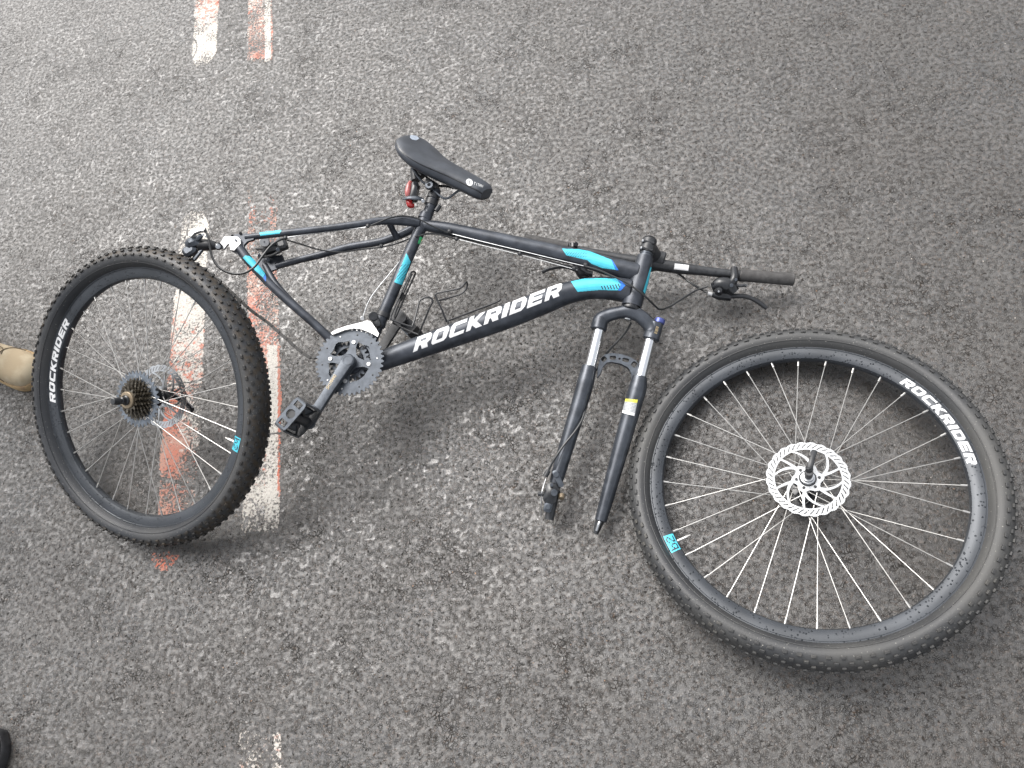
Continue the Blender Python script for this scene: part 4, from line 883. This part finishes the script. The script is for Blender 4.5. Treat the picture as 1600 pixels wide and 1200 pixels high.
# order: wrap then run
if np.linalg.norm(path[-1]-tail[0]) > np.linalg.norm(path[0]-tail[0]): path = path[::-1]
path = path[:]; full = spline(path[6:]+tail, 8); dd = np.r_[0, np.cumsum([np.linalg.norm(full[i+1]-full[i]) for i in range(len(full)-1)])]; full = np.array(full)
ats = np.arange(0, dd[-1], .0127); pin = np.array([[np.interp(a, dd, full[:, k]) for k in range(3)] for a in ats])
b = MB()
for p in pin: b.cyl(p-N*.0042, p+N*.0042, .0022, 8)
chain = b.build('chain', M['chaindark'], bike)
lm = {}
for k, wd in ((0, .0024), (1, .0038)):
    b = MB()
    for s in (1, -1):
        rg = []
        for zz in (-.0005, .0005):
            pts = []
            for t in np.linspace(0, 2*math.pi, 16, endpoint=False):
                x = math.cos(t); pts.append(np.array([x*.0048+math.copysign(.00635, x) if abs(x) > .01 else 0, math.sin(t)*.0050*(1 if abs(x) > .4 else .75), s*wd+zz]))
            rg.append(pts)
        b.loft(rg)
    lm[k] = b.mesh('chain_link', M['chaindark'])
for i in range(len(pin)-1):
    o = bpy.data.objects.new('chain_link', lm[i % 2]); sc.collection.objects.link(o); o.parent = chain
    x = nrm(pin[i+1]-pin[i]); zz = nrm(N-x*N.dot(x)); yy = np.cross(zz, x); m_ = (pin[i]+pin[i+1])/2-np.array(bike.location)
    o.matrix_local = Matrix([[x[j], yy[j], zz[j], m_[j]] for j in range(3)]+[[0, 0, 0, 1]])

# bottle cage wires
cage = ftube('bottle_cage', [(648, 430, -.03), (632, 465, -.03), (620, 492, -.03), (615, 502, -.03), (618, 507, -.028), (651.8, 522, -.025), (655.5, 519, -.02), (670, 484, .0), (675.6, 472, .006), (673.5, 466, .008), (666, 464.5, .01), (657, 469, .01), (653.5, 477, .01), (648.5, 497, .016), (645, 507.5, .02), (641, 510, .02), (613, 500, .025), (610.5, 496.5, .025), (612, 491, .025), (628, 455, .025), (640.5, 429, .022), (645, 424.5, .01), (649, 426, -.01), (648, 430, -.03)], 1.5, 'wire', seg=8, sub=5)
b = MB(); b.tube([F(x, y, o_) for x, y, o_ in [(644, 428, .005), (622, 478, .005), (616, 496, .008)]], .0019, 8, 4); b.box(F(628, 463, .0), (nrm(F(628, 463)-F(634, 450)), SE, N), (.006, .004, .014)); b.build('cage_strut', M['cable'], cage)
ftube('cage_hoop', [(782, 467, -.02), (776, 472, -.02), (740, 486, -.018), (700, 501, -.014), (697, 500, -.012), (690, 483, 0), (680.5, 463, .006), (681, 460, .008), (685, 457.5, .008), (712, 452, .01), (721, 448.5, .01), (728, 441, .006), (730, 443, -.004), (729, 449, -.01), (722, 458, -.012), (705, 464, -.012), (686, 469.5, -.008)], 1.5, 'wire', cage, 8, 5)
ftube('cage_foot', [(700, 501, -.014), (700.5, 505, -.01)], 1.5, 'cable', cage, 8, 1)

# cables and their guides
def cable(pts, m='cable', hw=1.25, nm='cable'): return ftube(nm, pts, hw, m, seg=8, sub=6)
cable([(579, 352.5, .05), (594, 346.5, .052), (609, 340.5, .052), (630, 337.5, .04), (651, 341, .036), (674, 352.5, .03), (700, 364, .02)])
cable([(641, 372, .0), (655, 368.5, .02), (667, 365.5, .022), (684, 366, .018), (712, 373.5, .01)], hw=1.2)
cable([(560, 390, -.04), (596, 386, -.03), (622, 380, -.02), (641, 372, -.005)])
ftube('bare_wire', [(449, 370.8, .06), (505, 363, .054), (560, 356.5, .046), (576, 354, .045)], .7, 'steel', seg=6)
ftube('bare_wire', [(704, 365, .012), (760, 379, .012), (812, 391.5, .012), (880, 408, .012), (912, 415.5, .012)], .75, 'steel', seg=6)
ftube('bare_wire', [(716, 374, .002), (760, 385, .002), (814, 398.5, .002), (880, 416, .002), (902, 422, .002)], .75, 'steel', seg=6)
cable([(700, 364, .012), (760, 381.5, .006), (812, 395, .006), (896, 418, .004)], hw=1.0)
cable([(914, 416, .02), (935, 422, .026), (955, 430.5, .03), (981, 443, .036), (1004, 459.5, .036), (1021, 475.5, .01), (1031.5, 483.5, -.01), (1046, 479, -.03), (1060, 470.5, -.04), (1087, 454, BO), (1106, 447.5, BO)], hw=1.6)
cable([(902, 422, .002), (914, 429, -.01), (930, 436, -.04), (965, 440, -.07), (1000, 428, -.085), (1030, 421, -.088), (1050, 422, -.086), (1062, 429, -.080), (1080, 442.5, -.07), (1095, 452, -.07), (1107, 458, -.066)], hw=1.7)
cable([(986.5, 503.5, -.02), (979, 517, -.03), (966, 532, -.032), (952, 547, -.032), (935, 572, -.034), (921, 600, -.03), (917, 625, -.01), (911, 652, .01), (900, 672, .020), (880, 697, .024), (866, 718, .022), (857, 735, .014)], hw=1.7, nm='brake_cable')
cable([(320, 357.5, .10), (326, 373, .102), (331, 400, .10), (342, 417.5, .098), (361, 427, .096), (380, 427, .094), (397, 417.5, .09), (410, 400.5, .086), (423, 384.5, .08), (436, 375.5, .074), (447, 372, .068)], hw=1.9, nm='derailleur_cable')
cable([(448, 375, .03), (472, 382, 0), (498, 390, -.03), (530, 394, -.045), (560, 390, -.04)], hw=1.2)
for x, y, o_ in ((702, 361, .02), (713, 373, .008), (812, 396, .008), (897, 419, .008), (915, 413.5, .014), (574.5, 353, .05), (596, 384.5, -.028), (446, 371.5, .066)):
    b = MB(); d_ = nrm(F(910, 403)-F(780, 375)) if x > 650 else nrm(F(x+10, y-1.5)-F(x, y)); b.box(F(x, y, o_), (d_, np.cross(N, d_), N), (.0048, .0052, .0045), .3); b.build('cable_clip', M['plastic'], bike)

# printed panels
tt = [bvh(topt), bvh(head)]; td = [bvh(down), bvh(head)]
lay('brand_lettering', word, px_map([(645, 550.5), (879.5, 460.5)], [(647.5, 529), (879.5, 441)]), [bvh(down)], M['white'], down, 520, 42)
poly_decal('cyan_panel', [(878, 388.6), (905, 389.8), (922, 393), (955, 406), (962, 421.5), (941, 418.7), (923.5, 411.7), (918, 406.5), (885, 399)], tt, M['cyan'], topt, .5, minus=lambda X, Y: (Y < 402) & (X < 917) & (X > 884) & (((X+Y*.9) % 4) < .7) & (Y > 391+(X-885)*.12))
poly_decal('blue_edge', [(955.3, 406), (957, 407), (966.5, 422), (962.4, 421.8)], tt, M['blue'], topt, .4)
poly_decal('cyan_panel', [(892, 440), (913, 435.6), (940, 435), (964, 435.6), (970, 445), (965.5, 453.6), (937.5, 453), (902.5, 456)], td, M['cyan'], down, .5,
           minus=lambda X, Y: (((X-.45*(Y-446)) % 4.6) < 1.8) & (Y > 443.5+(968-X)*.13) & (Y < 452) & (X > 938) & (X < 969))
poly_decal('blue_edge', [(964.5, 435.6), (967.5, 436), (977.5, 446), (970, 454), (966, 454), (970.5, 445)], td, M['blue'], down, .4)
poly_decal('cyan_panel', [(1016, 417), (1019.6, 419), (1007.5, 459), (1004.8, 455)], [bvh(head)], M['cyan'], head, .4)
poly_decal('cyan_panel', [(635, 395.5), (641.5, 409), (628, 445.5), (616, 441)], [bvh(seat)], M['cyan'], seat, .5, minus=lambda X, Y: (Y > 413) & (Y < 437) & (((Y+1.1*X) % 5) < 1.0))
poly_decal('green_sticker', [(656, 369.5), (664, 373), (660, 384), (652.5, 380)], [bvh(seat)], M['green'], seat, .4)
poly_decal('yellow_star', [(661, 372), (663, 376), (664, 377), (659, 381), (659, 377), (657, 376)], [bvh(seat)], M['yellow'], seat, .4, lift=.001)
poly_decal('cyan_panel', [(405, 363), (436, 359), (440, 360.5), (437, 365), (407, 368.5)], [bvh(ss)], M['cyan'], ss, .4)
poly_decal('cyan_panel', [(379.5, 403), (383, 399.5), (389, 400), (397, 405), (409, 421), (414, 428), (411, 434), (396, 420)], [bvh(cs)], M['cyan'], cs, .45)
poly_decal('blue_edge', [(414.4, 428.3), (416, 434), (415.5, 440), (411.3, 434.3)], [bvh(cs)], M['blue'], cs, .4)
tl = [bvh(legs['right'])]
def band(u0, u1):
    q0 = np.array((977, 627.)); 
    l0, l1 = np.array((977.5, 623.)), np.array((972, 645.)); r0_, r1_ = np.array((996.5, 624.5)), np.array((991, 650.))
    return px_map([l0+(l1-l0)*u0, r0_+(r1_-r0_)*u0], [l0+(l1-l0)*u1, r0_+(r1_-r0_)*u1])
allon = lambda U, V: U > -1
lay('yellow_label', allon, band(0, .2), tl, M['yellow'], fork, 40, 8)
lay('grey_label', lambda U, V: ~((V*7 % 1 < .35) & (U > .08) & (U < .92)), band(.2, .82), tl, M['grey'], fork, 40, 28)
lay('label_text', lambda U, V: ((V*7 % 1 < .35) & (U > .08) & (U < .92) & (np.sin(U*60+V*40) > -.5)), band(.2, .82), tl, M['white'], fork, 40, 28)
lay('white_label', lambda U, V: U > -1, band(.82, 1.), tl, M['white'], fork, 40, 8)
# gold lettering down the crown socket, bar sticker, crank lettering, saddle mark
sock = [bvh(o) for o in bike.children_recursive if o.name.startswith('crown_socket')]+[bvh(crown)]
lay('gold_print', lambda U, V: ((U*9 % 1) < .62) & ((np.sin(U*70)+np.sin(V*40+U*30)) > -.4), px_map([(1022, 520), (1025.5, 509)], [(1026.5, 522), (1029.5, 511)]), sock, M['gold'], fork, 36, 14)
lay('white_label', allon, px_map([(1053, 420.5), (1075.5, 423)], [(1054.5, 412), (1076.5, 414.5)]), [bvh(bar)], M['white'], bar, 30, 12)
lay('crank_lettering', lambda U, V: small(U, V, 'SHIMANO'), px_map([(513, 608.5), (526, 587)], [(509, 606), (522, 585)]), [bvh(ca)], M['gold'], ca, 82, 14)
ts = [bvh(saddle)]
lay('saddle_emblem', lambda U, V: ((U-.5)**2+(V-.5)**2 < .25) & ~small(U*1.9-.45, V*1.9-.45, 'T'), px_map([(728, 289), (738.5, 291.5)], [(728.5, 278.5), (739, 281)]), ts, M['white'], saddle, 36, 36)
lay('saddle_lettering', lambda U, V: small(U, V, 'TITAN'), px_map([(740, 288.6), (754, 293.5)], [(741, 284.4), (755, 289.5)]), ts, M['white'], saddle, 60, 14)
poly_decal('painted_reflection', [(641, 211), (646, 209.5), (652, 213), (655, 217), (650, 219.5), (643, 218), (640.5, 215)], ts, M['saddle_glint'], saddle, .5)  # reflection at the saddle's rear, painted as a pale decal

# ------------------------------------------------------------------ people (mostly beyond the picture's edge)
def boot(root, toe, dirv, m_up, m_sole, laces=True):
    """ankle boot, toe at 'toe' on the ground, pointing along dirv"""
    d = nrm(np.array([dirv[0], dirv[1], 0.])); s = np.cross([0, 0, 1.], d); Zv = np.array([0, 0, 1.]); toe = np.array([toe[0], toe[1], 0.])
    t = [0, .008, .022, .045, .075, .11, .15, .19, .235, .27, .292, .30]; wid = [.012, .030, .043, .050, .0525, .051, .046, .041, .038, .036, .028, .012]
    hgt = [.040, .052, .062, .068, .073, .082, .10, .125, .14, .14, .13, .11]
    def outline(k, grow=0.): return wid[k]+grow, toe-d*t[k]
    b = MB(); rg = []
    for k in range(len(t)):
        w_, c_ = outline(k); r = []
        for a in np.linspace(-math.pi*.08, math.pi*1.08, 15): r.append(c_+s*w_*math.copysign(abs(math.cos(a))**.75, math.cos(a))+Zv*(.024+(hgt[k]-.024)*max(-.0, math.sin(a))**.7))
        rg.append(r)
    b.loft([list(x) for x in zip(*[spline(c, 3) for c in zip(*rg)])])
    # shaft
    c_ = toe-d*.235
    b.tube([c_+Zv*.08, c_+Zv*.14-d*.003, c_+Zv*.20-d*.006, c_+Zv*.25-d*.006], [.044, .048, .052, .056], 20, 4)
    up = b.build('boot', m_up, root, 60)
    b = MB(); rg = []
    for zc, g in ((.001, .003), (.004, .006), (.022, .007), (.027, .004)):
        pts = []
        for k in range(len(t)): w_, c_ = outline(k, g); pts.append(c_+s*w_+Zv*zc+(d*g if k == 0 else 0))
        for k in range(len(t)-1, -1, -1): w_, c_ = outline(k, g); pts.append(c_-s*w_+Zv*zc+(d*g if k == 0 else 0))
        pts = spline(pts+[pts[0]], 3)[:-1]; rg.append(pts)
    b.loft(rg); sole = b.build('sole', m_sole, up, 40)
    if laces:
        # toe cap seam and facing seams
        b = MB(); seam = []
        for a in np.linspace(.12, math.pi-.12, 15):
            k = .083+.028*math.sin(a); w_ = np.interp(k, t, wid)+.0012; h_ = np.interp(k, t, hgt)+.0012
            seam.append(toe-d*k+s*w_*math.copysign(abs(math.cos(a))**.75, math.cos(a))+Zv*(.024+(h_-.024)*math.sin(a)**.7))
        b.tube(seam, .0011, 6, 2); b.build('toe_seam', M['seam'], up)
        b = MB(); eyes = MB(); fac = MB()
        for k in range(6):
            q_ = .122+k*.019; h_ = np.interp(q_, t, hgt)+.001
            for sg in (1, -1):
                e = toe-d*q_+s*sg*.021+Zv*(h_-.004); eyes.lathe([(.0012, .001), (.0028, .0022), (.0042, .001)], e+Zv*.002, (0, 0, 1), 12)
                e2 = toe-d*(q_+.019)-s*sg*.021+Zv*(np.interp(q_+.019, t, hgt)-.002); b.tube([e+Zv*.003, (e+e2)/2+Zv*.008, e2+Zv*.003], .0021, 8, 4)
        for sg in (1, -1): fac.tube([toe-d*q_+s*sg*(.030 if q_ > .11 else .012)+Zv*(np.interp(q_, t, hgt)+.0003-(.0035 if q_ > .11 else 0)) for q_ in (.104, .114, .15, .20, .235)], .0011, 6, 3)
        b.build('lace', M['lace'], up); eyes.build('eyelet', M['gloss'], up); fac.build('facing_seam', M['seam'], up)
    return toe-d*.235
def leg(root, ankle, knee, hip, m, name='trouser_leg'):
    b = MB(); a = np.array(ankle)+np.array([0, 0, .17]); b.tube([a, a*.6+np.array(knee)*.4, knee, np.array(knee)*.45+np.array(hip)*.55, hip], [.080, .082, .078, .092, .098], 22, 5); return b.build(name, m, root, 60)
def body(root, hips, chest, m_top, facing, m_skin):
    """torso, arms and head as one continuous figure above the frame"""
    Zv = np.array([0, 0, 1.]); f = nrm(np.array([facing[0], facing[1], 0.])); s = np.cross(Zv, f); h = np.array(hips)
    rg = []
    for z, wx, wy in ((-.06, .16, .11), (.04, .17, .12), (.16, .155, .11), (.30, .175, .12), (.42, .19, .115), (.49, .15, .09), (.53, .075, .065)):
        rg.append([h+Zv*z+s*wx*math.cos(t)+f*wy*math.sin(t) for t in np.linspace(0, 2*math.pi, 24, endpoint=False)])
    b = MB(); b.loft([list(x) for x in zip(*[spline(c, 3) for c in zip(*rg)])])
    for sg in (1, -1):
        b.tube([h+Zv*.45+s*sg*.15, h+Zv*.36+s*sg*.22, h+Zv*.18+s*sg*.25, h+Zv*.0+s*sg*.25+f*.06, h-Zv*.06+s*sg*.24+f*.10], [.055, .055, .045, .038, .032], 14, 4)
    b.build('jacket', m_top, root, 60)
    b = MB(); c = h+Zv*.70+f*.02; b.sphere(c, .105, (s, f, Zv), 20, (.75, .92, 1.15)); b.tube([h+Zv*.50, h+Zv*.62], [.058, .055], 16, 1)
    b.sphere(c+f*.098-Zv*.005, .018, (s, f, Zv), 10, (.7, 1, 1.2))
    for sg in (1, -1): b.sphere(c+s*sg*.080, .026, (s, f, Zv), 10, (.35, .7, 1.1))
    b.build('head', m_skin, root, 60)
    b = MB(); b.sphere(c+Zv*.03-f*.015, .112, (s, f, Zv), 20, (.76, .90, 1.0)); b.build('hair', M['cloth'], root, 60)
    for sg in (1, -1):
        w0 = h-Zv*.06+s*sg*.24+f*.10; b = MB(); b.tube([w0, w0-Zv*.04+f*.01, w0-Zv*.09+f*.02], [.026, .040, .034], 12, 4, flat=.5)
        for k in range(4):
            r0_ = w0-Zv*.085+f*(.02+(k-1.5)*.018); b.tube([r0_, r0_-Zv*.035+s*sg*-.004, r0_-Zv*(.066-.006*abs(k-1.5))-s*sg*.016], [.0095, .0085, .007], 8, 4)
        b.tube([w0-Zv*.03+f*.03, w0-Zv*.06+f*.055-s*sg*.01, w0-Zv*.085+f*.06-s*sg*.02], [.012, .010, .008], 8, 4); b.build('hand', m_skin, root, 60)
t1 = P(57.5, 586, .03); t1d = t1-P(-5, 561, .03)
man = empty('person', (t1[0]-.3, t1[1]+.1, 0), 'person in tan lace-up boots, one boot toe in view beside the rear wheel', 'person')
an = boot(man, t1[:2], t1d, M['tan'], M['tansole']); d2 = nrm(np.array([t1d[0], t1d[1], 0])); sd2 = np.cross([0, 0, 1.], d2)
an2 = boot(man, t1[:2]-d2[:2]*.52+sd2[:2]*.10, t1d, M['tan'], M['tansole'])
hip = (an+an2)/2; leg(man, an, an*.6+hip*.4+[0, 0, .50]+d2*.03, hip+[0, 0, .93]-sd2*.09, M['olive']); leg(man, an2, an2*.6+hip*.4+[0, 0, .50]+d2*.03, hip+[0, 0, .93]+sd2*.09, M['olive'])
body(man, hip+[0, 0, 1.0], None, M['olive'], d2, M['skin'])
t2 = P(-16, 1142, .03)
man2 = empty('person', (t2[0]-.2, t2[1]-.1, 0), 'person in black shoes, one shoe edge showing at the bottom left corner', 'person')
d3 = nrm(np.array([.22, 1., 0])); s3 = np.cross([0, 0, 1.], d3)
c2 = t2
an = boot(man2, c2[:2], d3, M['blackshoe'], M['blackshoe'], False); an2 = boot(man2, c2[:2]-s3[:2]*.14-d3[:2]*.36, d3, M['blackshoe'], M['blackshoe'], False)
hip = (an+an2)/2; leg(man2, an, an*.6+hip*.4+[0, 0, .50], hip+[0, 0, .93]-s3*.09, M['cloth']); leg(man2, an2, an2*.6+hip*.4+[0, 0, .50], hip+[0, 0, .93]+s3*.09, M['cloth'])
body(man2, hip+[0, 0, 1.0], None, M['cloth'], d3, M['skin'])

# ------------------------------------------------------------------ loose grit on the road
b = MB()
for _ in range(420):
    px, py = random.uniform(-20, 1620), random.uniform(-20, 1220); p = P(px, py); r = random.uniform(.0010, .0024)
    a = random.uniform(0, 3.14); ax = (np.array([math.cos(a), math.sin(a), 0]), np.array([-math.sin(a), math.cos(a), 0]), np.array([0, 0, 1.]))
    zz = float(road_height(np.array([p[0]]), np.array([p[1]]))[0])
    vs = [p+ax[0]*r*random.uniform(.7, 1.2)*i+ax[1]*r*random.uniform(.6, 1)*j+ax[2]*(zz+k*r*.8) for i, j, k in ((1, 0, .3), (0, 1, .2), (-1, 0, .4), (0, -1, .2), (.1, .1, 1.1), (0, 0, -.4))]
    b.add(vs, [(0, 1, 4), (1, 2, 4), (2, 3, 4), (3, 0, 4), (1, 0, 5), (2, 1, 5), (3, 2, 5), (0, 3, 5)])
g = b.build('grit', mat('loose_grit', (.10, .085, .07), .8, col2=(.34, .22, .15), scale=5), None, 10); g['kind'] = 'stuff'; g['label'] = 'loose grit scattered on the asphalt'
for o in list(bpy.data.objects):
    if '_local' in o: del o['_local']
